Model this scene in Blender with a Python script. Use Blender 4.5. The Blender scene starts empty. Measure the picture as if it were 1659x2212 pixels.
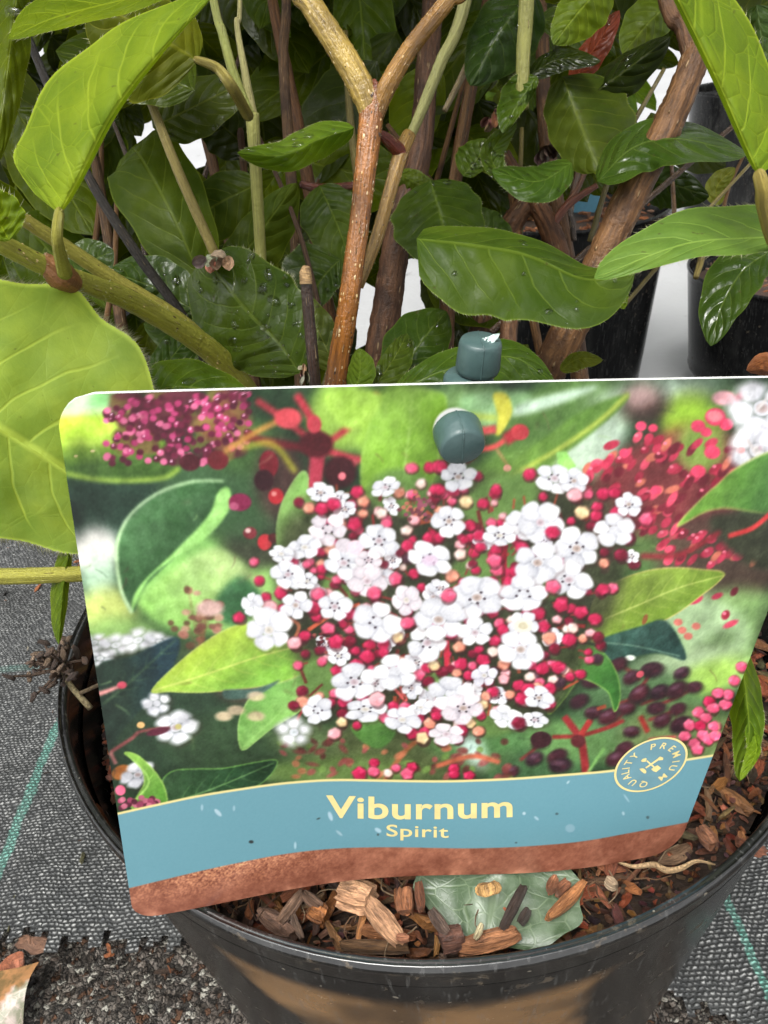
import bpy, math, random
import numpy as np
from mathutils import Vector, Matrix

S = bpy.context.scene
COL = S.collection
rnd = random.Random(7)
R = math.radians

# ------------------------------------------------------------------ camera
PITCH, ROLL, CAMZ, F = R(32.7914), R(-4.8787), 0.3435, 1664.0      # F in units of a 1659 x 2212 frame
CX, CY = 829.5, 1106.0
_c, _s = math.cos(ROLL), math.sin(ROLL)
_cp, _sp = math.cos(PITCH), math.sin(PITCH)

def wdir(d):
    x = _c * d[0] - _s * d[1]
    y = _s * d[0] + _c * d[1]
    return np.array([x, _cp * d[2] + _sp * y, -_sp * d[2] + _cp * y])

A_CAM = np.stack([wdir((1, 0, 0)), wdir((0, 1, 0)), wdir((0, 0, 1))], 1)     # columns right, up, forward
CAM = np.array([0, 0, CAMZ])

def P(x, y, d):
    """point in the world at a viewing direction and distance (used as a measuring aid)"""
    return CAM + A_CAM @ np.array([(x - CX) / F * d, -(y - CY) / F * d, d])

def proj(p):
    q = (np.asarray(p) - CAM) @ A_CAM
    return np.stack([CX + F * q[..., 0] / q[..., 2], CY - F * q[..., 1] / q[..., 2]], -1)

cam_d = bpy.data.cameras.new('camera')
cam = bpy.data.objects.new('camera', cam_d)
COL.objects.link(cam)
M = Matrix.Identity(4)
for i in range(3):
    M[i][0], M[i][1], M[i][2], M[i][3] = A_CAM[i, 0], A_CAM[i, 1], -A_CAM[i, 2], CAM[i]
cam.matrix_world = M
cam_d.sensor_fit = 'VERTICAL'
cam_d.sensor_height = 36
cam_d.sensor_width = 27
cam_d.lens = F / 2212 * 36
cam_d.clip_start = 0.005
cam_d.clip_end = 300
cam_d.dof.use_dof = True
cam_d.dof.focus_distance = 0.165
cam_d.dof.aperture_fstop = 70.0
S.camera = cam

# ------------------------------------------------------------------ light
SUN_EL, SUN_AZ = R(62), R(205)          # azimuth measured from +Y clockwise: from behind the camera, a little left
w = bpy.data.worlds.new('World')
S.world = w
w.use_nodes = True
nt = w.node_tree
sky = nt.nodes.new('ShaderNodeTexSky')
sky.sky_type = 'NISHITA'
sky.sun_disc = False
sky.sun_elevation = SUN_EL
sky.sun_rotation = SUN_AZ
sky.dust_density = 6.0
sky.air_density = 1.0
sky.ozone_density = 1.0
hs = nt.nodes.new('ShaderNodeHueSaturation')
hs.inputs['Saturation'].default_value = 0.06
bg = nt.nodes['Background']
nt.links.new(sky.outputs[0], hs.inputs['Color'])
nt.links.new(hs.outputs[0], bg.inputs[0])
bg.inputs[1].default_value = 0.15
sl = bpy.data.lights.new('sun', 'SUN')
sl.energy = 1.5
sl.angle = R(25)
sl.color = (1.0, 0.965, 0.91)
sun = bpy.data.objects.new('sun', sl)
COL.objects.link(sun)
sd = Vector((math.sin(SUN_AZ) * math.cos(SUN_EL), math.cos(SUN_AZ) * math.cos(SUN_EL), math.sin(SUN_EL)))
sun.rotation_euler = sd.to_track_quat('Z', 'Y').to_euler()
sun.location = (0, 0, 3)
S.view_settings.view_transform = 'Standard'
S.view_settings.look = 'None'
S.view_settings.gamma = 1
S.view_settings.use_curve_mapping = False
S.view_settings.exposure = 0.9
S.render.engine = 'CYCLES'
S.cycles.max_bounces = 8
S.cycles.transmission_bounces = 6
S.cycles.diffuse_bounces = 4
S.cycles.use_denoising = True

# ------------------------------------------------------------------ helpers
def lin(c):
    c = np.asarray(c, float) / 255.0
    return np.where(c <= 0.04045, c / 12.92, ((c + 0.055) / 1.055) ** 2.4)

class MB:
    """collects vertices, faces, uvs and a tint per vertex; becomes ONE mesh"""
    def __init__(s):
        s.v, s.f, s.uv, s.col, s.mi = [], [], [], [], []
        s.n = 0
    def add(s, v, f, uv=None, col=(0.5, 0.5, 0.5), mi=0):
        v = np.asarray(v, float).reshape(-1, 3)
        s.v.append(v)
        s.f += [tuple(i + s.n for i in q) for q in f]
        s.mi += [mi] * len(f)
        s.uv.append(np.zeros((len(v), 2)) if uv is None else np.asarray(uv, float))
        c = np.asarray(col, float)
        s.col.append(np.tile(c, (len(v), 1)) if c.ndim == 1 else c)
        s.n += len(v)
    def build(s, name, mats, parent=None, origin=None, smooth=True):
        v = np.concatenate(s.v)
        o = np.array(origin if origin is not None else (v.min(0) + v.max(0)) / 2)
        me = bpy.data.meshes.new(name)
        me.from_pydata((v - o).tolist(), [], s.f)
        for m in (mats if isinstance(mats, (list, tuple)) else [mats]):
            me.materials.append(m)
        me.polygons.foreach_set('material_index', s.mi)
        me.polygons.foreach_set('use_smooth', [smooth] * len(s.f))
        li = np.zeros(len(me.loops), int)
        me.loops.foreach_get('vertex_index', li)
        uv = np.concatenate(s.uv)
        lay = me.uv_layers.new(name='UVMap')
        lay.data.foreach_set('uv', uv[li].ravel())
        col = np.concatenate(s.col)
        at = me.color_attributes.new('tint', 'FLOAT_COLOR', 'POINT')
        at.data.foreach_set('color', np.concatenate([col, np.ones((len(col), 1))], 1).ravel())
        me.update()
        ob = bpy.data.objects.new(name, me)
        COL.objects.link(ob)
        ob.location = o
        if parent is not None:
            adopt(ob, parent)
        return ob

def adopt(ob, parent):
    ob.parent = parent
    loc = Vector(parent.location)
    q = parent.parent
    while q is not None:
        # parents' own locations are written in world space with an inverse, so nothing to add
        q = None
    ob.matrix_parent_inverse = Matrix.Translation(-loc) if parent.parent is None else Matrix.Translation(-loc)

def tag(o, label=None, cat=None, group=None, kind=None):
    if label: o['label'] = label
    if cat: o['category'] = cat
    if group: o['group'] = group
    if kind: o['kind'] = kind
    return o

def empty(name, loc):
    o = bpy.data.objects.new(name, None)
    o.empty_display_size = 0.02
    COL.objects.link(o)
    o.location = loc
    return o

def spline(pts, n):
    p = np.asarray(pts, float)
    if len(p) == 2:
        t = np.linspace(0, 1, n)[:, None]
        return p[0] * (1 - t) + p[1] * t
    q = np.concatenate([[2 * p[0] - p[1]], p, [2 * p[-1] - p[-2]]])
    out = []
    for t in np.linspace(0, len(p) - 1, n):
        i = min(int(t), len(p) - 2)
        f = t - i
        a, b, c, d = q[i], q[i + 1], q[i + 2], q[i + 3]
        out.append(0.5 * (2 * b + (c - a) * f + (2 * a - 5 * b + 4 * c - d) * f * f + (3 * b - a - 3 * c + d) * f ** 3))
    return np.array(out)

def tube(mb, pts, rad, n=None, seg=12, col=(0.3, 0.2, 0.1), jit=0.0, cap=True, mi=0):
    pts = np.asarray(pts, float)
    n = n or max(8, 6 * len(pts))
    c = spline(pts, n)
    r = np.interp(np.linspace(0, 1, n), np.linspace(0, 1, len(rad)), rad)
    t = np.gradient(c, axis=0)
    t /= np.linalg.norm(t, axis=1)[:, None] + 1e-12
    ref = np.array([0, 0, 1.0]) if abs(t[0][2]) < 0.9 else np.array([1.0, 0, 0])
    V, UV = [], []
    L = 0
    for i in range(n):
        if i: L += np.linalg.norm(c[i] - c[i - 1])
        a = np.cross(t[i], ref); a /= np.linalg.norm(a)
        b = np.cross(t[i], a); ref = np.cross(a, t[i])
        if abs(np.dot(ref, t[i])) > 0.99: ref = a
        for k in range(seg):
            an = 2 * math.pi * k / seg
            rr = r[i] * (1 + (rnd.uniform(-jit, jit) if jit else 0))
            V.append(c[i] + rr * (math.cos(an) * a + math.sin(an) * b))
            UV.append((k / seg, L * 40))
    f = []
    for i in range(n - 1):
        for k in range(seg):
            k2 = (k + 1) % seg
            f.append((i * seg + k, i * seg + k2, (i + 1) * seg + k2, (i + 1) * seg + k))
    if cap:
        f.append(tuple(range(seg))[::-1])
        f.append(tuple((n - 1) * seg + k for k in range(seg)))
    mb.add(V, f, UV, col, mi)
    return c, r

def lathe(mb, prof, cx, cy, z0, seg=96, col=(0.1, 0.1, 0.1), mi=0, wob=0.0):
    V, f, UV = [], [], []
    n = len(prof)
    for k in range(seg):
        a = 2 * math.pi * k / seg
        wv = 1 + wob * math.sin(2 * a + 1) + wob * 0.5 * math.sin(3 * a)
        for j, (r, z) in enumerate(prof):
            V.append((cx + r * wv * math.cos(a), cy + r * wv * math.sin(a), z0 + z))
            UV.append((k / seg, z))
    for k in range(seg):
        k2 = (k + 1) % seg
        for j in range(n - 1):
            f.append((k * n + j, k2 * n + j, k2 * n + j + 1, k * n + j + 1))
    mb.add(V, f, UV, col, mi)

# ------------------------------------------------------------------ materials
class NG:
    def __init__(s, name):
        s.m = bpy.data.materials.new(name)
        s.m.use_nodes = True
        s.t = s.m.node_tree
        s.b = s.t.nodes['Principled BSDF']
        s.out = s.t.nodes['Material Output']
    def n(s, typ, **kw):
        nd = s.t.nodes.new('ShaderNode' + typ)
        for k, v in kw.items():
            if k.startswith('i_'):
                nd.inputs[k[2:]].default_value = v
            else:
                setattr(nd, k, v)
        return nd
    def l(s, a, b):
        s.t.links.new(a, b)
    def put(s, sock, v):
        if isinstance(v, bpy.types.NodeSocket): s.l(v, sock)
        elif v is not None: sock.default_value = v
    def math(s, op, a, b=None, c=None, clamp=False):
        nd = s.n('Math', operation=op, use_clamp=clamp)
        for i, v in enumerate((a, b, c)): s.put(nd.inputs[i], v)
        return nd.outputs[0]
    def mix(s, f, a, b, mode='MIX'):
        nd = s.n('Mix', data_type='RGBA', blend_type=mode)
        s.put(nd.inputs[0], f)
        for i, v in ((6, a), (7, b)):
            if not isinstance(v, bpy.types.NodeSocket): v = (*v, 1) if len(v) == 3 else v
            s.put(nd.inputs[i], v)
        return nd.outputs[2]
    def smooth(s, v, lo, hi):
        nd = s.n('MapRange', interpolation_type='SMOOTHSTEP')
        s.put(nd.inputs[0], v)
        nd.inputs[1].default_value = lo
        nd.inputs[2].default_value = hi
        return nd.outputs[0]
    def noise(s, vec, scale, detail=4, rough=0.55, dist=0.0):
        nd = s.n('TexNoise')
        nd.inputs['Scale'].default_value = scale
        nd.inputs['Detail'].default_value = detail
        nd.inputs['Roughness'].default_value = rough
        nd.inputs['Distortion'].default_value = dist
        if vec is not None: s.l(vec, nd.inputs['Vector'])
        return nd.outputs[0]
    def vor(s, vec, scale, feature='F1', out=0, rand=1.0):
        nd = s.n('TexVoronoi', feature=feature)
        nd.inputs['Scale'].default_value = scale
        nd.inputs['Randomness'].default_value = rand
        if vec is not None: s.l(vec, nd.inputs['Vector'])
        return nd.outputs[out]
    def mapping(s, vec, sc):
        nd = s.n('Mapping')
        nd.inputs['Scale'].default_value = sc
        s.l(vec, nd.inputs['Vector'])
        return nd.outputs[0]
    def bump(s, h, strength, dist):
        nd = s.n('Bump')
        nd.inputs['Strength'].default_value = strength
        nd.inputs['Distance'].default_value = dist
        s.l(h, nd.inputs['Height'])
        return nd.outputs[0]
    def tint(s):
        return s.n('Attribute', attribute_name='tint').outputs[0]
    def coord(s, k='Object'):
        return s.n('TexCoord').outputs[k]
    def set(s, **kw):
        for k, v in kw.items():
            s.put(s.b.inputs[k.replace('_', ' ')], (*v, 1) if isinstance(v, tuple) and len(v) == 3 else v)
        return s

def mat_leaf(name, trans=0.38, rough=0.42, wet=0.5, net=1.0, spec=0.3):
    g = NG(name)
    uv = g.coord('UV')
    sp = g.n('SeparateXYZ'); g.l(uv, sp.inputs[0])
    u = sp.outputs[0]
    v = g.math('ABSOLUTE', g.math('SUBTRACT', g.math('MULTIPLY', sp.outputs[1], 2.0), 1.0))
    side = g.math('GREATER_THAN', sp.outputs[1], 0.5)
    geo = g.n('NewGeometry').outputs[0]
    wob = g.math('MULTIPLY', g.math('SUBTRACT', g.noise(uv, 4, 2), 0.5), 0.06)
    # midrib
    mid = g.math('SUBTRACT', 1.0, g.smooth(v, 0.012, 0.055))
    # side veins sweep forward from the midrib
    q = g.math('SUBTRACT', u, g.math('MULTIPLY', g.math('POWER', v, 1.25), 0.30))
    q = g.math('ADD', q, wob)
    q = g.math('ADD', g.math('MULTIPLY', q, 6.4), g.math('MULTIPLY', side, 0.45))
    d = g.math('ABSOLUTE', g.math('SUBTRACT', g.math('FRACT', q), 0.5))
    sv = g.math('SUBTRACT', 1.0, g.smooth(d, 0.012, 0.062))
    sv = g.math('MULTIPLY', sv, g.math('SUBTRACT', 1.0, g.smooth(v, 0.55, 0.93)))
    # fine net of veinlets
    mp = g.mapping(uv, (1.8, 1.0, 1.0))
    e1 = g.vor(mp, 6.5, 'DISTANCE_TO_EDGE')
    n1 = g.math('MULTIPLY', g.math('SUBTRACT', 1.0, g.smooth(e1, 0.0, 0.03)), 0.34 * net)
    e2 = g.vor(mp, 34, 'DISTANCE_TO_EDGE')
    n2 = g.math('MULTIPLY', g.math('SUBTRACT', 1.0, g.smooth(e2, 0.0, 0.1)), 0.07 * net)
    vein = g.math('MAXIMUM', mid, g.math('MULTIPLY', sv, 0.75))
    vein = g.math('MAXIMUM', vein, g.math('MAXIMUM', n1, n2))
    edge = g.smooth(v, 0.955, 0.995)
    base = g.tint()
    big = g.noise(geo, 70, 4)
    base2 = g.mix(g.smooth(big, 0.3, 0.75), g.mix(1.0, base, (0.66, 0.74, 0.62), 'MULTIPLY'), g.mix(1.0, base, (1.24, 1.16, 1.0), 'MULTIPLY'))
    pale = g.mix(1.0, g.mix(1.0, base, (1.75, 1.6, 1.5), 'MULTIPLY'), (0.02, 0.02, 0.006), 'ADD')
    c = g.mix(g.math('MULTIPLY', vein, 0.62), base2, pale)
    c = g.mix(g.math('MULTIPLY', edge, 0.7), c, pale)
    age = g.smooth(g.noise(geo, 38, 3, .6), 0.56, 0.74)
    c = g.mix(g.math('MULTIPLY', age, 0.35), c, g.mix(1.0, c, (1.5, 1.2, .55), 'MULTIPLY'))
    spot = g.smooth(g.noise(geo, 420, 2), 0.70, 0.76)
    c = g.mix(g.math('MULTIPLY', spot, 0.5), c, (0.05, 0.035, 0.015))
    h = g.math('SUBTRACT', g.math('MULTIPLY', g.noise(geo, 900, 3), 0.25), g.math('MULTIPLY', vein, 0.5))
    h = g.math('ADD', h, g.math('MULTIPLY', g.smooth(e1, 0.0, 0.12), 0.22 * net))
    h = g.math('ADD', h, g.math('MULTIPLY', g.noise(geo, 110, 2), 1.5))
    h = g.math('ADD', h, g.math('MULTIPLY', g.math('MULTIPLY', g.smooth(d, 0.0, 0.45), g.math('SUBTRACT', 1.0, g.smooth(v, .5, 1.0))), 0.9))
    bp = g.bump(h, 0.42, 0.0010)
    film = g.smooth(g.noise(geo, 75, 3, 0.55, 0.4), 0.42, 0.68)
    rg = g.math('SUBTRACT', rough, g.math('MULTIPLY', film, wet * rough * 0.45))
    g.set(Base_Color=c, Roughness=rg, Normal=bp)
    film2 = g.smooth(g.noise(geo, 420, 2, 0.6, 0.8), 0.68, 0.72)
    fm = g.math('MAXIMUM', g.math('MULTIPLY', film, 0.8), g.math('MULTIPLY', film2, wet))
    g.l(g.math('ADD', 0.10, g.math('MULTIPLY', fm, spec)), g.b.inputs['Specular IOR Level'])
    tr = g.n('BsdfTranslucent')
    g.l(g.mix(1.0, c, (2.5, 2.15, 0.6), 'MULTIPLY'), tr.inputs[0])
    g.l(bp, tr.inputs['Normal'])
    mx = g.n('MixShader'); mx.inputs[0].default_value = trans
    g.l(g.b.outputs[0], mx.inputs[1]); g.l(tr.outputs[0], mx.inputs[2])
    g.l(mx.outputs[0], g.out.inputs[0])
    return g.m

def mat_stem(name, rough=0.3, lent=1.0, stripe=0.6, con=1.0):
    g = NG(name)
    uv = g.coord('UV'); geo = g.n('NewGeometry').outputs[0]
    base = g.tint()
    st = g.noise(g.mapping(uv, (9, 1.2, 1)), 2.2, 5, 0.65)
    c = g.mix(g.smooth(st, 0.3, 0.72), g.mix(1.0, base, (1 - .58 * con, 1 - .62 * con, 1 - .66 * con), 'MULTIPLY'), g.mix(1.0, base, (1 + .4 * con, 1 + .35 * con, 1 + .2 * con), 'MULTIPLY'))
    blot = g.smooth(g.noise(geo, 110, 3), 0.52, 0.7)
    c = g.mix(g.math('MULTIPLY', blot, stripe), c, g.mix(1.0, base, (0.35, 0.28, 0.22), 'MULTIPLY'))
    vd = g.vor(g.mapping(uv, (7, 1.6, 1)), 2.6)
    sp = g.math('SUBTRACT', 1.0, g.smooth(vd, 0.14, 0.24))
    sp = g.math('MULTIPLY', sp, g.smooth(g.noise(geo, 240, 1), 0.46, 0.56))
    c = g.mix(g.math('MULTIPLY', sp, 0.75 * lent), c, (0.50, 0.36, 0.20))
    h = g.math('ADD', g.math('MULTIPLY', st, 0.7), g.math('MULTIPLY', sp, 0.8))
    h = g.math('ADD', h, g.math('MULTIPLY', g.noise(geo, 1100, 3), 0.35))
    rg = g.math('ADD', rough, g.math('MULTIPLY', g.math('SUBTRACT', g.noise(geo, 200, 2), 0.5), 0.4))
    g.set(Base_Color=c, Roughness=rg, Normal=g.bump(h, 0.8, 0.0011))
    return g.m

M_LEAF = mat_leaf('leaf_fresh', 0.42, 0.55, 0.7, 0.3, 0.26)
M_WET = mat_leaf('leaf_wet', 0.25, 0.30, 1.0, 0.35, 0.85)
M_NET = mat_leaf('leaf_underside', 0.45, 0.6, 0.2, 1.15, 0.06)
M_DARK = mat_leaf('leaf_mature', 0.34, 0.38, 0.95, 0.3, 0.46)
M_STEM = mat_stem('stem_bark', 0.2, 1.0, 0.6, 0.8)
M_STEM.node_tree.nodes['Principled BSDF'].inputs['Specular IOR Level'].default_value = .7
M_GREENSTEM = mat_stem('stem_green', 0.36, 0.4, 0.2, 0.35)
M_ROUGHBARK = mat_stem('stem_old_bark', 0.5, 0.5, 0.95, 1.15)
for _m in (M_ROUGHBARK, M_GREENSTEM): _m.node_tree.nodes['Principled BSDF'].inputs['Specular IOR Level'].default_value = .3

def simple(name, col, rough=0.5, spec=0.5):
    g = NG(name); g.set(Base_Color=col, Roughness=rough)
    g.b.inputs['Specular IOR Level'].default_value = spec
    geo = g.n('NewGeometry').outputs[0]
    g.l(g.mix(g.noise(geo, 300, 3), tuple(x * 0.8 for x in col), tuple(min(1, x * 1.15) for x in col)), g.b.inputs['Base Color'])
    return g.m

M_HAIR = simple('leaf_hair', (0.36, 0.36, 0.20), 0.6)

# ------------------------------------------------------------------ ground
def grid_sheet(x0, x1, y0, y1, nx, ny, zf, inside=None):
    xs = np.linspace(x0, x1, nx); ys = np.linspace(y0, y1, ny)
    X, Y = np.meshgrid(xs, ys)
    Z = zf(X, Y)
    v = np.stack([X, Y, Z], -1).reshape(-1, 3)
    f = []
    for j in range(ny - 1):
        for i in range(nx - 1):
            if inside is None or inside(0.5 * (xs[i] + xs[i + 1]), 0.5 * (ys[j] + ys[j + 1])):
                a = j * nx + i
                f.append((a, a + 1, a + nx + 1, a + nx))
    return v, f

def vnoise(X, Y, sc, seed=0):
    """smooth value noise"""
    g = np.random.RandomState(seed).rand(64, 64)
    x, y = X * sc, Y * sc
    xi, yi = np.floor(x).astype(int), np.floor(y).astype(int)
    fx, fy = x - xi, y - yi
    fx, fy = fx * fx * (3 - 2 * fx), fy * fy * (3 - 2 * fy)
    a = g[yi % 64, xi % 64]; b = g[yi % 64, (xi + 1) % 64]
    c = g[(yi + 1) % 64, xi % 64]; d = g[(yi + 1) % 64, (xi + 1) % 64]
    return (a * (1 - fx) + b * fx) * (1 - fy) + (c * (1 - fx) + d * fx) * fy - 0.5

def mat_concrete():
    g = NG('pale_concrete')
    geo = g.n('NewGeometry').outputs[0]
    n1 = g.noise(geo, 3, 5); n2 = g.noise(geo, 60, 4); n3 = g.noise(geo, 22, 6, 0.7)
    c = g.mix(n1, (0.27, 0.275, 0.285), (0.40, 0.405, 0.41))
    c = g.mix(g.math('MULTIPLY', n2, 0.35), c, (0.33, 0.33, 0.33))
    c = g.mix(g.math('MULTIPLY', g.smooth(n3, 0.62, 0.72), 0.7), c, (0.10, 0.10, 0.09))
    g.set(Base_Color=c, Roughness=g.math('ADD', 0.42, g.math('MULTIPLY', n1, 0.3)), Normal=g.bump(n2, 0.5, 0.003))
    return g.m

mb = MB()
mb.add([(-80, -60, -0.022), (80, -60, -0.022), (80, 120, -0.022), (-80, 120, -0.022)], [(0, 1, 2, 3)])
tag(mb.build('ground', mat_concrete(), smooth=False), kind='structure')

def mat_asphalt():
    g = NG('wet_asphalt')
    geo = g.n('NewGeometry').outputs[0]
    nd = g.n('TexNoise'); nd.inputs['Scale'].default_value = 380; nd.inputs['Detail'].default_value = 3; g.l(geo, nd.inputs['Vector'])
    va = g.n('VectorMath', operation='MULTIPLY_ADD'); g.l(nd.outputs[1], va.inputs[0]); va.inputs[1].default_value = (.0048, .0048, .0048); g.l(geo, va.inputs[2])
    geo0 = geo; geo = va.outputs[0]
    col = g.vor(geo, 400, 'F1', 1)
    sx = g.n('SeparateColor'); g.l(col, sx.inputs[0])
    d = g.vor(geo, 400)
    e = g.vor(geo, 400, 'DISTANCE_TO_EDGE')
    stone = g.mix(sx.outputs[0], (0.06, 0.054, 0.046), (0.34, 0.30, 0.26))
    stone = g.mix(g.smooth(sx.outputs[1], 0.8, 0.9), stone, (0.62, 0.60, 0.52))
    stone = g.mix(g.smooth(sx.outputs[2], 0.86, 0.95), stone, (0.16, 0.085, 0.05))
    c = g.mix(g.smooth(e, 0.0, 0.16), (0.010, 0.009, 0.008), stone)
    moss = g.smooth(g.noise(geo, 25, 4), 0.56, 0.7)
    c = g.mix(g.math('MULTIPLY', moss, 0.4), c, (0.055, 0.055, 0.02))
    h = g.math('ADD', g.math('MULTIPLY', g.smooth(e, 0.0, 0.3), 0.5), g.math('MULTIPLY', g.noise(geo0, 420, 5, .65), 2.2))
    c = g.mix(g.smooth(g.noise(geo0, 240, 4), .35, .65), g.mix(1.0, c, (.45, .42, .40), 'MULTIPLY'), c)
    g.set(Base_Color=c, Roughness=g.math('ADD', 0.10, g.math('MULTIPLY', g.noise(geo0, 300, 2), 0.4)), Normal=g.bump(h, 1.0, 0.003))
    return g.m

rs = np.random.RandomState(4)
def asph_z(X, Y):
    return -0.004 + 0.0040 * vnoise(X, Y, 110, 1) + 0.0045 * vnoise(X, Y, 230, 2) + 0.0024 * vnoise(X, Y, 420, 9) + 0.0025 * vnoise(X, Y, 40, 3)
v, f = grid_sheet(-0.55, 0.60, -0.15, 0.27, 460, 170, asph_z)
mb = MB(); mb.add(v, f)
tag(mb.build('asphalt_path', mat_asphalt(), smooth=True), kind='structure')

def mat_mat():
    g = NG('woven_ground_cover')
    geo = g.n('NewGeometry').outputs[0]
    sp = g.n('SeparateXYZ'); g.l(geo, sp.inputs[0])
    x, y = sp.outputs[0], sp.outputs[1]
    wv = g.math('ADD', g.math('MULTIPLY', g.math('SUBTRACT', g.noise(geo, 45, 2), 0.5), 0.006), g.math('MULTIPLY', g.math('SUBTRACT', g.noise(geo, 420, 2), 0.5), 0.0028))
    xs = g.math('ADD', x, wv)
    PX, PY = 0.0027, 0.0019
    cx = g.math('DIVIDE', xs, PX); cy = g.math('DIVIDE', g.math('ADD', y, g.math('MULTIPLY', wv, 0.7)), PY)
    row = g.math('FLOOR', cy)
    off = g.math('MULTIPLY', g.math('MODULO', g.math('ABSOLUTE', row), 2.0), 0.5)
    fx = g.math('ABSOLUTE', g.math('SUBTRACT', g.math('FRACT', g.math('ADD', cx, off)), 0.5))
    fy = g.math('ABSOLUTE', g.math('SUBTRACT', g.math('FRACT', cy), 0.5))
    dx = g.math('SUBTRACT', 1.0, g.smooth(fx, 0.15, 0.48))
    dy = g.math('SUBTRACT', 1.0, g.smooth(fy, 0.06, 0.42))
    weft = g.math('MULTIPLY', dx, dy)
    col = g.math('FLOOR', g.math('MULTIPLY', x, 1 / PX))
    rn = g.noise(geo, 260, 3)
    c = g.mix(weft, (0.016, 0.017, 0.017), g.mix(g.smooth(rn, 0.36, 0.68), (0.10, 0.104, 0.105), (0.38, 0.385, 0.375)))
    dirt = g.smooth(g.noise(geo, 14, 5, 0.65), 0.45, 0.7)
    c = g.mix(g.math('MULTIPLY', dirt, 0.65), c, (0.018, 0.018, 0.016))
    # teal marker threads
    def line(coord, at, wdt):
        return g.math('SUBTRACT', 1.0, g.smooth(g.math('ABSOLUTE', g.math('SUBTRACT', coord, at)), wdt * 0.6, wdt))
    t = g.math('MAXIMUM', line(xs, -0.203, 0.0034), line(xs, 0.137, 0.0022))
    t = g.math('MAXIMUM', t, g.math('MULTIPLY', line(y, 0.378, 0.0035), 0.35))
    t = g.math('MULTIPLY', t, g.math('ADD', g.math('MULTIPLY', weft, 0.8), 0.2))
    t = g.math('MULTIPLY', g.math('MULTIPLY', t, 0.72), g.math('SUBTRACT', 1.0, g.math('MULTIPLY', dirt, 0.7)))
    c = g.mix(t, c, (0.13, 0.42, 0.33))
    h = g.math('ADD', weft, g.math('MULTIPLY', rn, 0.4))
    g.set(Base_Color=c, Roughness=0.42, Normal=g.bump(h, 0.8, 0.0014))
    g.b.inputs['Specular IOR Level'].default_value = .35
    return g.m

def mat_edge(x):
    return np.interp(x, [-0.8, -0.19, -0.115, -0.03, 0.095, 0.118, 0.16, 0.8], [0.21, 0.196, 0.190, 0.178, 0.157, 0.139, 0.122, 0.07])
def mat_in(x, y):
    return mat_edge(x) + 0.004 * math.sin(x * 260) * math.sin(x * 90 + 1) + 0.003 * math.sin(x * 700) < y < 0.71 + 0.02 * math.sin(x * 7 + 1)
def mat_z(X, Y):
    return 0.004 + 0.010 * vnoise(X, Y, 9, 5) + 0.005 * vnoise(X, Y, 28, 6) + 0.004 * np.clip(1 - (Y - mat_edge(X)) / 0.02, 0, 1) * vnoise(X, Y, 80, 8)
v, f = grid_sheet(-0.9, 0.9, 0.05, 0.75, 600, 300, mat_z, mat_in)
mb = MB(); mb.add(v, f)
tag(mb.build('ground_cover_fabric', mat_mat()), kind='structure')
FABRIC = True

# ------------------------------------------------------------------ pot
PCX, PCY, RIMZ, PR = 0.0106, 0.1856, 0.19, 0.110

def mat_pot(name, tan_reflection=True):
    g = NG(name)
    ob = g.n('NewGeometry').outputs[0]
    uv = g.coord('UV')
    sp = g.n('SeparateXYZ'); g.l(ob, sp.inputs[0])
    n1 = g.noise(g.mapping(ob, (60, 60, 14)), 1.0, 6, 0.7)
    n2 = g.noise(ob, 260, 4)
    c = g.mix(g.smooth(n1, 0.45, 0.75), (0.006, 0.0063, 0.0066), (0.024, 0.024, 0.023))
    fleck = g.smooth(g.noise(ob, 520, 1), 0.76, 0.80)
    c = g.mix(g.math('MULTIPLY', fleck, 0.6), c, (0.22, 0.20, 0.16))
    rg = g.math('ADD', 0.10, g.math('MULTIPLY', n1, 0.26))
    if tan_reflection:  # tan reflection painted into the colour of the front wall
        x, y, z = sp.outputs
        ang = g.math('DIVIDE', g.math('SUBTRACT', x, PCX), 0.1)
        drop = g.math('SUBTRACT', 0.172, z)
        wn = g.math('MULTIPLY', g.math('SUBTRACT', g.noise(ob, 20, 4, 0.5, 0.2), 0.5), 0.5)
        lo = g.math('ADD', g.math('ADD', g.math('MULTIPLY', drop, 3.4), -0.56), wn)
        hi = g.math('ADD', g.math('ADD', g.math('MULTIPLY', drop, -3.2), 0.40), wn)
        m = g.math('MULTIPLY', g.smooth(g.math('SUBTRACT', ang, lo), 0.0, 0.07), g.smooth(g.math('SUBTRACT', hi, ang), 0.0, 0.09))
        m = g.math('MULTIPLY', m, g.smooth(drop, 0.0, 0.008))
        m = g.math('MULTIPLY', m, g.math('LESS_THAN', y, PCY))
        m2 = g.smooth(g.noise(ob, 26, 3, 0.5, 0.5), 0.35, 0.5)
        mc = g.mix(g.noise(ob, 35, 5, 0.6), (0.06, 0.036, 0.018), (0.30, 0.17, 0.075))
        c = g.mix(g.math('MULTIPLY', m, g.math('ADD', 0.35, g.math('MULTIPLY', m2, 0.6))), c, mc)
    spl = g.math('MULTIPLY', g.smooth(g.noise(ob, 150, 5, .7), 0.60, 0.68), g.smooth(g.noise(ob, 22, 2), .42, .6))
    c = g.mix(g.math('MULTIPLY', spl, 0.5), c, (0.14, 0.11, 0.075))
    rg = g.math('ADD', rg, g.math('MULTIPLY', spl, .35))
    scr = g.smooth(g.noise(g.mapping(ob, (900, 900, 30)), 1.0, 2), 0.58, 0.70)
    c = g.mix(g.math('MULTIPLY', scr, 0.25), c, (0.12, 0.12, 0.115))
    g.set(Base_Color=c, Roughness=rg, Normal=g.bump(g.math('ADD', n1, g.math('MULTIPLY', n2, 0.3)), 0.12, 0.001))
    return g.m

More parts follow.
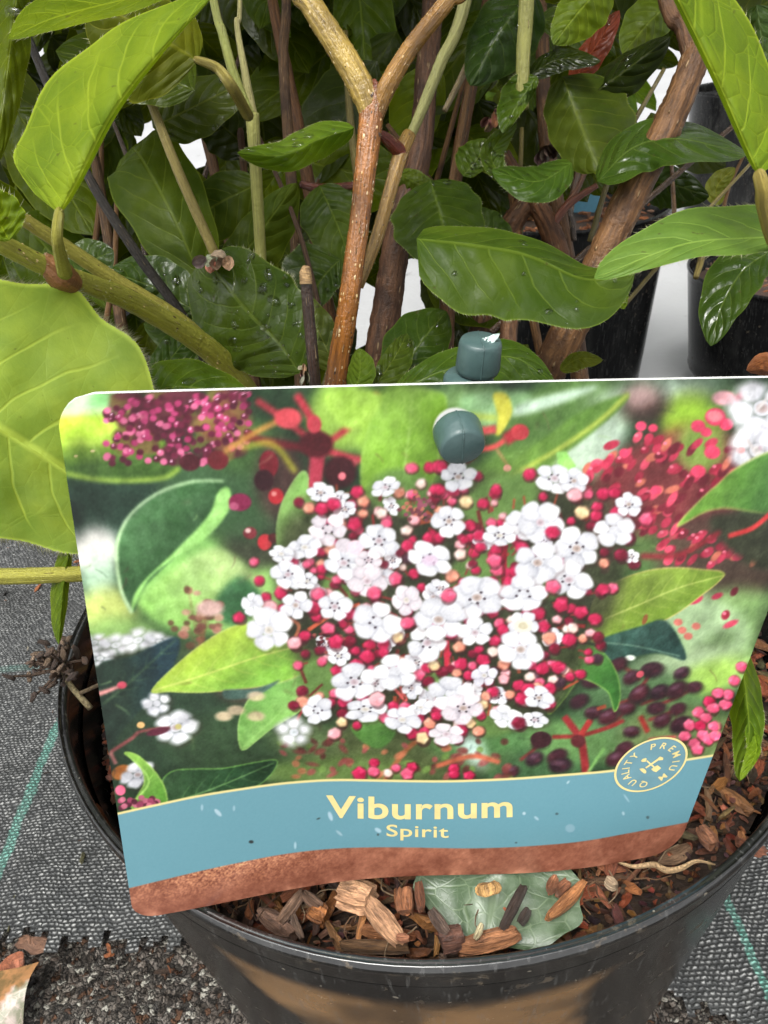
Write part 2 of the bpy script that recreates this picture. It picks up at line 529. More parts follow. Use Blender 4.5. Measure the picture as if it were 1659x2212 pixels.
M_POT = mat_pot('black_pot_plastic')
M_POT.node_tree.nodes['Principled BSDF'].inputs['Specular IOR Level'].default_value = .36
M_POT2 = mat_pot('black_pot_plastic_plain', False)
M_POT2.node_tree.nodes['Principled BSDF'].inputs['Specular IOR Level'].default_value = .18
M_RIM = mat_pot('black_pot_rim', False)
for _l in list(M_RIM.node_tree.links):
    if _l.to_socket.name == 'Roughness' and _l.to_node.type == 'BSDF_PRINCIPLED': M_RIM.node_tree.links.remove(_l)
M_RIM.node_tree.nodes['Principled BSDF'].inputs['Roughness'].default_value = .16
M_RIM.node_tree.nodes['Principled BSDF'].inputs['Specular IOR Level'].default_value = 1.0

def pot_mesh(cx, cy, r, h, taper=0.75, z0=0.0, deep=0.03, seg=128):
    body, rim = MB(), MB()
    k = r / 0.110
    ro = r - 0.0020 * k
    prof = [(0.001, 0.003), (r * taper - 0.004, 0.003), (r * taper, 0.0), (r * taper + 0.0015, 0.004)]
    for i in range(1, 13):
        t = i / 12
        prof.append((r * taper + (ro - r * taper) * t, (h - 0.011 * k) * t))
    inner = [(ro - 0.0022 * k, h - 0.0115 * k), (ro - 0.006 * k, h - deep)]
    for i in range(1, 4):
        inner.append((ro - 0.009 * k - 0.006 * k * i, h - deep - 0.03 * i))
    lathe(body, prof, cx, cy, z0, seg, wob=0.003)
    lathe(body, inner[::-1], cx, cy, z0, seg, wob=0.003)
    # rolled lip: inner shoulder, groove, outer bead
    a = [(ro - 0.00147 * k, h - 0.0118 * k), (ro - 0.00102 * k, h - 0.0030 * k), (ro - 0.00077 * k, h - 0.0014 * k), (ro - 0.00038 * k, h - 0.0009 * k),
         (ro + 0.00038 * k, h - 0.0008 * k), (ro + 0.00083 * k, h - 0.0010 * k), (ro + 0.00102 * k, h - 0.0005 * k), (ro + 0.00128 * k, h), (ro + 0.00160 * k, h - 0.0003 * k),
         (ro + 0.00173 * k, h - 0.0010 * k), (ro + 0.00186 * k, h - 0.0012 * k), (ro + 0.00198 * k, h - 0.0020 * k), (ro + 0.00186 * k, h - 0.0030 * k), (ro + 0.00141 * k, h - 0.0038 * k),
         (ro + 0.00064 * k, h - 0.0044 * k), (ro + 0.00032 * k, h - 0.0062 * k), (ro - 0.00006 * k, h - 0.0112 * k)]
    lathe(rim, a[::-1], cx, cy, z0, seg, wob=0.003)
    return body, rim

pot = empty('plant_pot', (PCX, PCY, 0))
tag(pot, 'round black plastic pot with shiny rim and a painted tan reflection on its front', 'plant pot')
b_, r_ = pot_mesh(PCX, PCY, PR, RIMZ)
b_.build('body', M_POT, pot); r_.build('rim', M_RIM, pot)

# ------------------------------------------------------------------ bark mulch
SOIL = RIMZ - 0.017
def soil_z(X, Y):
    dx, dy = X - PCX, Y - PCY
    rr = np.hypot(dx, dy) / 0.098
    z = SOIL + 0.006 * vnoise(X, Y, 60, 11) + 0.004 * vnoise(X, Y, 150, 12)
    z = z + 0.008 * np.clip(dx / 0.09, 0, 1) * np.clip(1.15 - rr, 0, 1) * 2 + 0.004 * np.clip(dy / 0.1, 0, 1)
    return z - 0.003 * np.clip((rr - 0.9) / 0.1, 0, 1)

def mat_chip(name):
    g = NG(name)
    ob = g.coord('UV'); geo = g.n('NewGeometry').outputs[0]
    base = g.tint()
    fib = g.noise(g.mapping(ob, (2.0, 16, 1)), 2.0, 5, 0.65)
    c = g.mix(g.smooth(fib, 0.25, 0.75), g.mix(1.0, base, (0.36, 0.32, 0.30), 'MULTIPLY'), g.mix(1.0, base, (1.5, 1.42, 1.35), 'MULTIPLY'))
    blot = g.smooth(g.noise(geo, 190, 4), 0.5, 0.68)
    c = g.mix(g.math('MULTIPLY', blot, 0.55), c, g.mix(1.0, base, (0.30, 0.25, 0.22), 'MULTIPLY'))
    h = g.math('ADD', fib, g.math('MULTIPLY', g.noise(geo, 900, 4), 0.5))
    g.set(Base_Color=c, Roughness=g.math('ADD', 0.3, g.math('MULTIPLY', fib, 0.45)), Normal=g.bump(h, 0.9, 0.0014))
    return g.m
M_CHIP = mat_chip('bark_chip')

def chip_geo(mb, c, L, W, T, az, el, rl, col, seg=5, bend=0.15, jag=0.25, r=rnd, blunt=0.55, rough=1.0):
    """an irregular splinter of bark: its own long axis, jagged ends, uneven faces"""
    a = np.array([math.cos(az) * math.cos(el), math.sin(az) * math.cos(el), math.sin(el)])
    up = np.array([0, 0, 1.0]) if abs(a[2]) < 0.9 else np.array([0, 1.0, 0])
    b = np.cross(up, a); b /= np.linalg.norm(b)
    n = np.cross(a, b)
    b, n = math.cos(rl) * b + math.sin(rl) * n, -math.sin(rl) * b + math.cos(rl) * n
    V, UV, f = [], [], []
    ring = 6
    for i in range(seg + 1):
        t = i / seg
        w_ = W * (blunt + (1 - blunt) * math.sin(math.pi * min(1, max(0, t)))) * (1 + r.uniform(-jag, jag))
        th = T * (0.6 + 0.4 * math.sin(math.pi * t)) * (1 + r.uniform(-jag, jag))
        off = bend * L * (t - 0.5) ** 2
        for k, (y, z) in enumerate([(-0.5, -0.25), (-0.15, -0.5), (0.4, -0.45), (0.5, 0.2), (0.12, 0.5), (-0.42, 0.42)]):
            e = (r.uniform(-0.06, 0.06) * L) if i in (0, seg) else 0
            p = np.array(c) + a * (L * (t - 0.5) + e) + b * (w_ * (y + rough * r.uniform(-.08, .08))) + n * (th * (z + rough * r.uniform(-.1, .1)) + off)
            V.append(p); UV.append((t * L * 60, k / ring + 0.2 * r.random()))
    for i in range(seg):
        for k in range(ring):
            k2 = (k + 1) % ring
            f.append((i * ring + k, i * ring + k2, (i + 1) * ring + k2, (i + 1) * ring + k))
    f.append(tuple(range(ring))[::-1]); f.append(tuple(seg * ring + k for k in range(ring)))
    j = 1 + r.uniform(-0.12, 0.12)
    mb.add(V, f, UV, tuple(x * j for x in col))

CHIPC = [(0.30, 0.115, 0.045), (0.22, 0.085, 0.035), (0.42, 0.18, 0.07), (0.14, 0.065, 0.035), (0.34, 0.12, 0.042), (0.09, 0.05, 0.032), (0.24, 0.14, 0.09), (0.48, 0.22, 0.095), (0.26, 0.11, 0.05)]
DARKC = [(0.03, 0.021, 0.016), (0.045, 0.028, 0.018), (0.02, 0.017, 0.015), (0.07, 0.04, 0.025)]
mb = MB()
n_r, n_a = 40, 120
V, f = [], []
for i in range(n_r):
    rr = 0.1025 * (i + 0.3) / (n_r - 0.7)
    for k in range(n_a):
        a = 2 * math.pi * k / n_a
        x, y = PCX + rr * math.cos(a), PCY + rr * math.sin(a)
        V.append((x, y, float(soil_z(np.array(x), np.array(y))) - 0.0025))
for i in range(n_r - 1):
    for k in range(n_a):
        k2 = (k + 1) % n_a
        f.append((i * n_a + k, i * n_a + k2, (i + 1) * n_a + k2, (i + 1) * n_a + k))
f.append(tuple(range(n_a)))
mb.add(V, f, [(p[0] * 60, p[1] * 60) for p in V], (0.03, 0.018, 0.011))
r2 = random.Random(21)
for i in range(7500):
    rr = 0.102 * math.sqrt(r2.random()); a = r2.uniform(0, 2 * math.pi)
    x, y = PCX + rr * math.cos(a), PCY + rr * math.sin(a)
    if y > PCY + 0.055: continue
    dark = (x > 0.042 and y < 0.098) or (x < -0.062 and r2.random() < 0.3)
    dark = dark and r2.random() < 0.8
    L = r2.choice([0.002, 0.003, 0.003, 0.004, 0.005, 0.006, 0.008, 0.012]) * r2.uniform(0.7, 1.35)
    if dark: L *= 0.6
    W = L * r2.uniform(0.10, 0.34) + 0.0005
    el = r2.gauss(0, 0.35)
    lift = r2.uniform(-0.0022, 0.0042) + abs(math.sin(el)) * L * 0.3
    if rr > 0.094: L *= 0.6; lift -= 0.002
    z = float(soil_z(np.array(x), np.array(y))) + lift
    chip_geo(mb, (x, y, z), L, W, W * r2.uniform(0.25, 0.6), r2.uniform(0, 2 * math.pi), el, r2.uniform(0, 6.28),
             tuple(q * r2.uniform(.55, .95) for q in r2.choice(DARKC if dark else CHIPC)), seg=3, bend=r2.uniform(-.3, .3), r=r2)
for i in range(5200):        # fine damp crumbs between the chips
    rr = 0.1025 * math.sqrt(r2.uniform(.25, 1)); a = r2.uniform(0, 2 * math.pi)
    x, y = PCX + rr * math.cos(a), PCY + rr * math.sin(a)
    if y > PCY + 0.03: continue
    L = r2.uniform(.0008, .0026)
    z = float(soil_z(np.array(x), np.array(y))) + r2.uniform(-.0022, .0012)
    chip_geo(mb, (x, y, z), L, L * r2.uniform(.4, .9), L * .5, r2.uniform(0, 6.28), r2.gauss(0, .5), r2.uniform(0, 6), tuple(q * r2.uniform(.5, 1.2) for q in r2.choice(DARKC + CHIPC[3:7])), seg=2, r=r2)
for i in range(1300):        # thin root hairs and fibres in the compost
    rr = 0.096 * math.sqrt(r2.random()); a = r2.uniform(0, 2 * math.pi)
    x, y = PCX + rr * math.cos(a), PCY + rr * math.sin(a)
    if y > PCY + 0.04: continue
    z = float(soil_z(np.array(x), np.array(y))) + r2.uniform(0.001, 0.005)
    q = np.array([x, y, z]); pts = [q]
    h = r2.uniform(0, 6.28)
    for s in range(3):
        h += r2.uniform(-1, 1)
        q = q + np.array([math.cos(h), math.sin(h), r2.uniform(-.4, .4)]) * r2.uniform(0.0015, 0.004); pts.append(q)
    tube(mb, pts, [0.00018, 0.0001], n=7, seg=4, col=r2.choice([(0.25, 0.15, 0.08), (0.12, 0.07, 0.04), (0.32, 0.24, 0.15)]), cap=False)
tag(mb.build('bark_mulch', M_CHIP, smooth=False), 'damp reddish brown bark mulch and fibre filling the black pot', 'mulch', kind='stuff')

mb = MB()
r7 = random.Random(8)
for i in range(420):
    x, y = r7.uniform(-.35, .35), r7.uniform(.06, .62)
    if math.hypot(x - PCX, y - PCY) < .112: continue
    on = mat_in(x, y)
    z = float(mat_z(np.array(x), np.array(y))) + .0012 if on else .006
    L = r7.choice([.0015, .002, .003, .004, .007]) * r7.uniform(.6, 1.3)
    chip_geo(mb, (x, y, z), L, L * r7.uniform(.25, .6), L * .2, r7.uniform(0, 6.28), r7.gauss(0, .2), r7.uniform(0, 6), r7.choice(CHIPC + DARKC + [(.3, .28, .22), (.12, .12, .05)]), seg=3, r=r7)
tag(mb.build('debris', M_CHIP, smooth=False), 'fine crumbs of bark and grit strewn on the woven ground fabric', 'debris', kind='stuff')

def hit(x, y, dz=0.0):
    """where the viewing direction meets the mulch"""
    d = A_CAM @ np.array([(x - CX) / F, -(y - CY) / F, 1])
    t = (SOIL - CAMZ) / d[2]
    for _ in range(6):
        p = CAM + d * t
        z = float(soil_z(np.array(p[0]), np.array(p[1]))) + dz
        t = (z - CAMZ) / d[2]
    return CAM + d * t

def splinter(mb, c, L, W, T, az, el, rl, col, blunt, r=rnd):
    a = np.array([math.cos(az) * math.cos(el), math.sin(az) * math.cos(el), math.sin(el)])
    b = np.cross([0, 0, 1.0], a); b /= np.linalg.norm(b); n = np.cross(a, b)
    b, n = math.cos(rl) * b + math.sin(rl) * n, -math.sin(rl) * b + math.cos(rl) * n
    ring, seg = 18, 7
    ridge = [1 + r.uniform(-.16, .12) for _ in range(ring)]
    e0 = [r.uniform(-.02, .10) * L for _ in range(ring)]; e1 = [r.uniform(-.02, .12) * L for _ in range(ring)]
    V, UV, C, f = [], [], [], []
    sw = r.uniform(-.10, .10) * L
    for i in range(seg + 1):
        t = i / seg
        wk = blunt + (1 - blunt) * math.sin(math.pi * t) ** .7
        for k in range(ring):
            an = 2 * math.pi * k / ring
            cy, cz = math.copysign(abs(math.cos(an)) ** .6, math.cos(an)), math.copysign(abs(math.sin(an)) ** .6, math.sin(an))
            x = L * (t - .5) + (e0[k] * (1 - t) ** 2 - e1[k] * t ** 2)
            rr = ridge[k] * (1 + r.uniform(-.05, .05))
            V.append(np.array(c) + a * x + b * (.5 * W * wk * cy * rr + sw * (t - .5) ** 2) + n * (.5 * T * cz * rr + .05 * L * (t - .5) ** 2))
            UV.append((x * 60, k / ring))
            q = ridge[k] * r.uniform(.85, 1.15)
            C.append(tuple(min(.9, z * q) for z in col))
    for i in range(seg):
        for k in range(ring):
            k2 = (k + 1) % ring
            f.append((i * ring + k, i * ring + k2, (i + 1) * ring + k2, (i + 1) * ring + k))
    f.append(tuple(range(ring))[::-1]); f.append(tuple(seg * ring + k for k in range(ring)))
    mb.add(V, f, UV, np.array(C))

def big_chip(name, label, p0, p1, wpx, T, col, dz=0.004, cat='bark chip', blunt=0.6, lift1=0.0, group='loose bark chips on the mulch', mat=None):
    dz = dz + (.0040 if 'the fallen leaf' in label or 'grey fallen leaf' in label else .0012)
    a = hit(*p0, dz); b = hit(*p1, dz); b = b + np.array([0, 0, lift1])
    v = b - a; L = np.linalg.norm(v)
    d = np.linalg.norm(0.5 * (a + b) - CAM)
    m = MB()
    splinter(m, 0.5 * (a + b), L, wpx / F * d, T * .8, math.atan2(v[1], v[0]), math.asin(v[2] / L), rnd.uniform(-.25, .25), tuple(q * .78 for q in col), blunt)
    return tag(m.build(name, mat or M_CHIP, smooth=False), label, cat, group)

ORA, TAN, BRN, DRK = (0.58, 0.26, 0.10), (0.72, 0.42, 0.24), (0.20, 0.085, 0.04), (0.055, 0.035, 0.026)
big_chip('bark_chip', 'long pale orange bark splinter slanting down to the right under the label', (785, 1938), (866, 2040), 44, 0.0028, TAN, 0.006)
big_chip('bark_chip', 'rounded tan bark chip just below the bottom edge of the label', (737, 1925), (806, 1945), 62, 0.006, TAN, 0.006, blunt=0.85)
big_chip('bark_chip', 'wide grey brown bark slab against the inside of the front left rim', (560, 1968), (640, 2022), 34, 0.004, (0.19, 0.11, 0.075), 0.006)
big_chip('bark_chip', 'orange stick of bark resting on the right edge of the grey fallen leaf', (1185, 1986), (1262, 1910), 22, 0.003, ORA, 0.007)
big_chip('bark_chip', 'short square orange bark piece on the upper right of the grey fallen leaf', (1186, 1928), (1200, 1896), 20, 0.0022, (0.46, 0.21, 0.11), 0.007)
big_chip('bark_chip', 'small rounded rust bark nub next to the orange stick on the fallen leaf', (1206, 1930), (1226, 1912), 22, 0.004, (0.38, 0.16, 0.08), 0.007, blunt=0.85)
big_chip('bark_chip', 'dark wet splinter standing on the grey fallen leaf', (1084, 2010), (1133, 1932), 17, 0.0026, DRK, 0.007, lift1=0.004)
big_chip('bark_chip', 'stubby dark bark crumb at the foot of the dark splinter on the fallen leaf', (1122, 1996), (1142, 1962), 15, 0.003, DRK, 0.007)
big_chip('bark_chip', 'long light orange bark slab lying along the front rim below the fallen leaf', (990, 2052), (1122, 2018), 40, 0.0035, (0.42, 0.19, 0.085), 0.006)
big_chip('bark_chip', 'thin greyish bark strip lying right of the long orange slab by the rim', (1110, 2022), (1212, 2004), 18, 0.002, (0.24, 0.13, 0.08), 0.005)
big_chip('bark_chip', 'flat dark brown round bark flake against the rim left of the fallen leaf', (950, 2035), (1000, 2022), 48, 0.003, (0.13, 0.06, 0.04), 0.006, blunt=0.9)
big_chip('bark_chip', 'short upright orange brown bark blocks left of the fallen leaf', (876, 1972), (874, 1920), 34, 0.0035, (0.36, 0.15, 0.065), 0.006, blunt=0.8)
big_chip('bark_chip', 'narrow red brown bark shard touching the left edge of the fallen leaf', (910, 1966), (902, 1908), 20, 0.003, (0.25, 0.10, 0.05), 0.006)
big_chip('bark_chip', 'grey frayed bark strip lying over the lower left of the fallen leaf', (930, 1964), (968, 2018), 24, 0.002, (0.16, 0.11, 0.085), 0.007)
big_chip('bark_chip', 'curled brown bark strip beside the wide slab under the label', (604, 1995), (655, 1925), 18, 0.003, (0.23, 0.14, 0.09), 0.007)
big_chip('bark_chip', 'grey brown bark strip with orange tip below the label left of centre', (652, 1928), (694, 1960), 20, 0.003, (0.20, 0.12, 0.08), 0.007)
big_chip('bark_chip', 'bright rust coloured bark lump in the middle of the left mulch', (668, 1962), (702, 1978), 36, 0.005, (0.40, 0.16, 0.05), 0.005, blunt=0.8)
big_chip('bark_chip', 'pointed dark olive bark piece lying along the rim left of centre', (735, 2042), (885, 2050), 26, 0.003, (0.15, 0.085, 0.04), 0.004)
big_chip('bark_chip', 'thin grey shard leaning beside the rust coloured lump', (628, 1970), (652, 2030), 14, 0.003, (0.21, 0.14, 0.10), 0.006)
big_chip('bark_chip', 'tiny pink orange bark chip near the rim below the pale splinter', (855, 2025), (884, 2028), 16, 0.002, (0.55, 0.25, 0.14), 0.007)
big_chip('bark_chip', 'large reddish bark flake on the mulch right of the label', (1592, 1812), (1650, 1842), 34, 0.003, (0.33, 0.13, 0.07), 0.004)
big_chip('bark_chip', 'flat brown bark flake right of the label below the badge', (1512, 1790), (1542, 1830), 34, 0.003, (0.26, 0.115, 0.06), 0.004)
big_chip('bark_chip', 'orange bark flake on the dark compost near the right rim', (1598, 1795), (1608, 1822), 12, 0.0016, ORA, 0.005)
big_chip('bark_chip', 'tilted red brown bark flake in the shade left of the label', (200, 1742), (248, 1825), 26, 0.003, (0.32, 0.11, 0.045), 0.004)
big_chip('wood_fleck', 'small cream wood fleck in front of the fallen leaf', (1026, 2030), (1042, 1994), 14, 0.0016, (0.75, 0.68, 0.42), 0.008, cat='wood fleck', group='pale flecks on the mulch')
big_chip('wood_fleck', 'small cream wood fleck right of the fallen leaf near the rim', (1308, 1900), (1332, 1918), 18, 0.003, (0.78, 0.62, 0.42), 0.006, cat='wood fleck', group='pale flecks on the mulch')

# pale root thread over the dark compost
m = MB()
pts = [hit(x, y, 0.006) for x, y in [(1335, 1862), (1370, 1872), (1412, 1868), (1440, 1880), (1470, 1876), (1505, 1860), (1545, 1868)]]
tube(m, pts, [0.0003, 0.0005, 0.0007, 0.0007, 0.0006, 0.0004, 0.0002], n=40, seg=8, col=(0.50, 0.36, 0.20))
tag(m.build('root_thread', M_CHIP), 'thin pale root thread over dark compost at the lower right of the label', 'root')

# ------------------------------------------------------------------ leaves
def prof(u, a=0.55, b=0.70):
    u = np.clip(u, 0, 1)
    pk = a / (a + b)
    return (u ** a * (1 - u) ** b) / (pk ** a * (1 - pk) ** b)

def leaf_geo(mb, mid, wl, wr, dl=0.0, dr=0.0, curl=0.0, wave=0.0, col=(0.06, 0.11, 0.02), a=0.55, b=0.70, hair=0, nu=30, nv=12, r=rnd, hl=0.0008):
    """leaf blade from a midrib in (x, y, distance) and a half width for each side"""
    if col[1] > col[0] * 1.1 and col[0] < .12: col = (col[0] * 1.45, col[1] * 1.1, col[2] * .5)
    c = spline(mid, nu + 1)
    t = np.gradient(c[:, :2], axis=0)
    t /= np.linalg.norm(t, axis=1)[:, None] + 1e-9
    nrm = np.stack([t[:, 1], -t[:, 0]], 1)
    ph, ph2 = r.uniform(0, 6), r.uniform(0, 6)
    V, UV = [], []
    for i in range(nu + 1):
        u = i / nu
        pf = float(prof(u, a, b))
        for j in range(nv + 1):
            v = -1 + 2 * j / nv
            wd, dd = (wl, dl) if v < 0 else (-wr, dr)
            av = abs(v)
            e = 1 + 0.035 * math.sin(u * 23 + ph + (1 if v < 0 else 3)) * av
            off = nrm[i] * wd * pf * av * e
            dep = c[i, 2] + dd * pf * av + curl * pf * v * v + wave * math.sin(u * 9 + ph2 + (2 if v < 0 else 0)) * av * av * pf
            dep += 0.0005 * math.sin(u * 31 + ph) * math.sin(av * 5 + ph2) * pf     # puckering between the veins
            V.append(P(c[i, 0] + off[0], c[i, 1] + off[1], dep)); UV.append((u, 0.5 + v / 2))
    f = [(i * (nv + 1) + j, i * (nv + 1) + j + 1, (i + 1) * (nv + 1) + j + 1, (i + 1) * (nv + 1) + j) for i in range(nu) for j in range(nv)]
    mb.add(V, f, UV, col)
    if hair:
        V = np.array(V).reshape(nu + 1, nv + 1, 3)
        for k in range(int(hair * 1.6)):
            s = 0 if r.random() < 0.5 else nv
            u = r.uniform(0.04, 0.985) * nu
            i = int(u); fr = u - i
            p = V[i, s] * (1 - fr) + V[i + 1, s] * fr
            inn = V[i, 1 if s == 0 else nv - 1]
            o = p - inn; o /= np.linalg.norm(o) + 1e-9
            tg = V[i + 1, s] - V[i, s]; tg /= np.linalg.norm(tg) + 1e-9
            h = hl * r.uniform(0.5, 1.3)
            tip = p + o * h + tg * h * r.uniform(-0.1, 0.9) + np.array([r.uniform(-.3, .3) for _ in range(3)]) * h
            wv = tg * 0.000055
            nn = np.cross(o, tg) * 0.000055
            mb.add([p - wv - o * 0.0002, p + wv - o * 0.0002, p + nn - o * 0.0002, tip], [(0, 1, 3), (1, 2, 3), (2, 0, 3)], None, (0.5, 0.5, 0.3), 1)
    return np.array(V)

SX, SY = PCX, PCY
shrub = empty('evergreen_shrub', (SX, SY, SOIL))
tag(shrub, 'evergreen shrub with hairy green leaves and woody stems in the front black pot', 'shrub')

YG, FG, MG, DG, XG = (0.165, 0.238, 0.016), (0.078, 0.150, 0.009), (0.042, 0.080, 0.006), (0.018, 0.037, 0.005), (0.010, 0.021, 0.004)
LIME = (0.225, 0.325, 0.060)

DROPS = MB()
r8 = random.Random(77)
def wet(V, n):
    V = np.asarray(V)
    for _ in range(n):
        i, j = r8.randrange(2, V.shape[0] - 2), r8.randrange(1, V.shape[1] - 1)
        f_, h_ = r8.random(), r8.random()
        p = V[i, j] * (1 - f_) * (1 - h_) + V[i + 1, j] * f_ * (1 - h_) + V[i, j + 1] * (1 - f_) * h_ + V[i + 1, j + 1] * f_ * h_ if i + 1 < V.shape[0] and j + 1 < V.shape[1] else V[i, j]
        du, dv = V[i + 1, j] - V[i - 1, j], V[i, j + 1] - V[i, j - 1]
        nn = np.cross(du, dv); nn /= np.linalg.norm(nn) + 1e-12
        if nn @ (CAM - p) < 0: nn = -nn
        du = du / (np.linalg.norm(du) + 1e-12); dv = np.cross(nn, du)
        rr = r8.choice([.0003, .0004, .0006, .0009]) * r8.uniform(.7, 1.3); ex = r8.uniform(1, 1.9); ro = r8.uniform(0, 3)
        a_, b_ = math.cos(ro) * du + math.sin(ro) * dv, -math.sin(ro) * du + math.cos(ro) * dv
        W = [p + nn * rr * .55]
        for ring, (q, hh) in enumerate(((.55, .42), (.9, .15), (1.0, -.1))):
            for k in range(9):
                t = 2 * math.pi * k / 9
                W.append(p + q * rr * (ex * math.cos(t) * a_ + math.sin(t) * b_) + nn * rr * hh)
        f = [(0, 1 + k, 1 + (k + 1) % 9) for k in range(9)]
        for g in range(2): f += [(1 + g * 9 + k, 10 + g * 9 + k, 10 + g * 9 + (k + 1) % 9, 1 + g * 9 + (k + 1) % 9) for k in range(9)]
        DROPS.add(W, f)

def leaf(mid, wl, wr, col=MG, pet=None, label=None, mat=None, hair=0, drops=None, **kw):
    m = MB()
    if pet is not None and False: pass
    V_ = leaf_geo(m, mid, wl, wr, col=col, hair=hair, **kw)
    if mat is None: mat = M_LEAF if sum(col) > 0.15 else M_DARK
    nv_ = kw.get('nv', 12) + 1
    wet(V_.reshape(-1, nv_, 3), drops if drops is not None else (7 if mat is M_DARK else 0))
    ob = m.build('leaf', [mat, M_HAIR], shrub, origin=P(*mid[0]))
    if label: ob['label'] = label
    if pet is not None:
        pm = MB()
        pts = [P(*mid[0])] + [P(*q[:3]) for q in pet[0]]
        inside = P(*(np.array(mid[0]) * 0.85 + np.array(mid[1]) * 0.15))
        pw = pet[1]
        tube(pm, [inside] + pts, [pw[0] * 0.5] + list(pw), n=24, seg=10, col=pet[2])
        pm.build('petiole', M_GREENSTEM, ob)
    return ob

# -- close leaves
leaf([(128, 462, .121), (168, 392, .120), (248, 240, .118), (350, 110, .115), (480, -30, .112)], 158, 9, YG,
     ([(124, 520, .122), (140, 590, .131)], (0.0008, 0.0009, 0.0013), (0.21, 0.20, 0.03)), 'folded bright yellow green leaf hanging from the side branch', hair=90, dl=0.006, dr=0.004, a=0.52, b=0.92, curl=0.003, mat=M_NET)
leaf([(460, -70, .135), (300, -10, .133), (120, 38, .132), (18, 84, .131)], 30, 66, FG, mat=M_NET, hair=60, dl=-.003, dr=.006)
leaf([(40, -40, .137), (18, 130, .138), (-10, 360, .139)], 44, 52, MG, hair=30, dl=.004, dr=.004)
leaf([(20, 520, .125), (-10, 470, .124), (-60, 400, .122)], 30, 62, FG, hair=20)
leaf([(-260, 772, .126), (-60, 890, .130), (126, 1006, .139), (330, 1148, .153)], 335, 215, LIME, None, 'broad pale lime leaf at the left edge partly behind the label', hair=700, dl=.012, dr=.004, a=0.5, b=0.6, wave=.002, nu=40, nv=16, hl=.0015)
leaf([(1900, 480, .132), (1659, 512, .131), (1480, 528, .130), (1283, 602, .130)], 34, 74, (0.125, 0.22, 0.045), None, 'light green downy leaf pointing left at the right edge', hair=110, dl=-.003, dr=.007, a=0.6, b=0.55, hl=.0010)
leaf([(1640, 378, .116), (1612, 318, .116), (1550, 175, .114), (1455, -20, .111), (1400, -130, .110)], 10, 118, YG,
     ([(1648, 410, .117), (1652, 450, .120), (1685, 540, .128), (1775, 640, .137)], (0.0010, 0.0011, 0.0012, 0.0013, 0.0014), (0.28, 0.22, 0.05)), 'long yellow green leaf hanging into the top right corner', hair=60, dl=.003, dr=.006, a=0.45, b=.5, mat=M_NET)
# -- middle distance, left to centre
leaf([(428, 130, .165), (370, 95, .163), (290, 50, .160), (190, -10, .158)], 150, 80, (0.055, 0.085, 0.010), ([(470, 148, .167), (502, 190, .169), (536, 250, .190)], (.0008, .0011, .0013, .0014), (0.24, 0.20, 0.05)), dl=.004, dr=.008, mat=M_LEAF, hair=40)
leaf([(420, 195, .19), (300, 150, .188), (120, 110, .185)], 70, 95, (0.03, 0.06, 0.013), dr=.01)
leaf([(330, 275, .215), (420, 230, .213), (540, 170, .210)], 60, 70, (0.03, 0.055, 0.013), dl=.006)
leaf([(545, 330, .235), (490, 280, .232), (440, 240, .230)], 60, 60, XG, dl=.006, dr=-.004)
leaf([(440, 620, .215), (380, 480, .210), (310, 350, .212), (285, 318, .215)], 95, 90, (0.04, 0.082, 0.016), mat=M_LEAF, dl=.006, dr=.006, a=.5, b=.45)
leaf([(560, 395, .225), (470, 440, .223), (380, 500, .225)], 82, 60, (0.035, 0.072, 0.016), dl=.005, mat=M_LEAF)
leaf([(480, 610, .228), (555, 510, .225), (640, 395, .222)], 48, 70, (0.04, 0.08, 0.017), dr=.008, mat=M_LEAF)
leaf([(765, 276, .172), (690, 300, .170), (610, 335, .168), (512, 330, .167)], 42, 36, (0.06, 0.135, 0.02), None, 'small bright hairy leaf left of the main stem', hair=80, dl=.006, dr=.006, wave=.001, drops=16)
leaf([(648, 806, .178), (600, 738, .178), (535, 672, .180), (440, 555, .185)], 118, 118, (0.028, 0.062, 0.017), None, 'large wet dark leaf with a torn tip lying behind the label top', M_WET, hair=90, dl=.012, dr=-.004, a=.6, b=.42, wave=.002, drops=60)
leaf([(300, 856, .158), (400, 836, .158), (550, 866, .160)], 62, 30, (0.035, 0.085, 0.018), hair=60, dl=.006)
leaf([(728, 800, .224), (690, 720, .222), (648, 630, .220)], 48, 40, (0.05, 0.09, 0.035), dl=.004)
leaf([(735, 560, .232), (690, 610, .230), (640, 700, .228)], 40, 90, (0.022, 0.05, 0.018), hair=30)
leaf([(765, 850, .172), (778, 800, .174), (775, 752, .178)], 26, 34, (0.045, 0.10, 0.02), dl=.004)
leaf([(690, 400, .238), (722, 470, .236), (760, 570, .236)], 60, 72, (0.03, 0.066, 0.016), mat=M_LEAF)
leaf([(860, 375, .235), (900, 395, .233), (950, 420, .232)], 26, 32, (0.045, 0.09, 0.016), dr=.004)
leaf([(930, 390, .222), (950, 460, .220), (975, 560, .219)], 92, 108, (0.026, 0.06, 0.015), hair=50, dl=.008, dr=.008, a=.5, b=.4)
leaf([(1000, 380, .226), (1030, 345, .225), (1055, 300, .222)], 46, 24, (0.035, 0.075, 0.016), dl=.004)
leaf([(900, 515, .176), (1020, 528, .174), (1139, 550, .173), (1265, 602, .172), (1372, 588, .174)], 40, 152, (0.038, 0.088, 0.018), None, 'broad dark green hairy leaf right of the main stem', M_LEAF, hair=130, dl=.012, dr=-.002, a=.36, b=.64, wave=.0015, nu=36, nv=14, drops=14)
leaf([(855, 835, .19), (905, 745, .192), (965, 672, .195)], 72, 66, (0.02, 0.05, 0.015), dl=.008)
leaf([(850, 850, .165), (960, 800, .167), (1100, 770, .170), (1200, 830, .172)], 40, 72, (0.028, 0.07, 0.017), hair=50, dl=.004, mat=M_DARK)
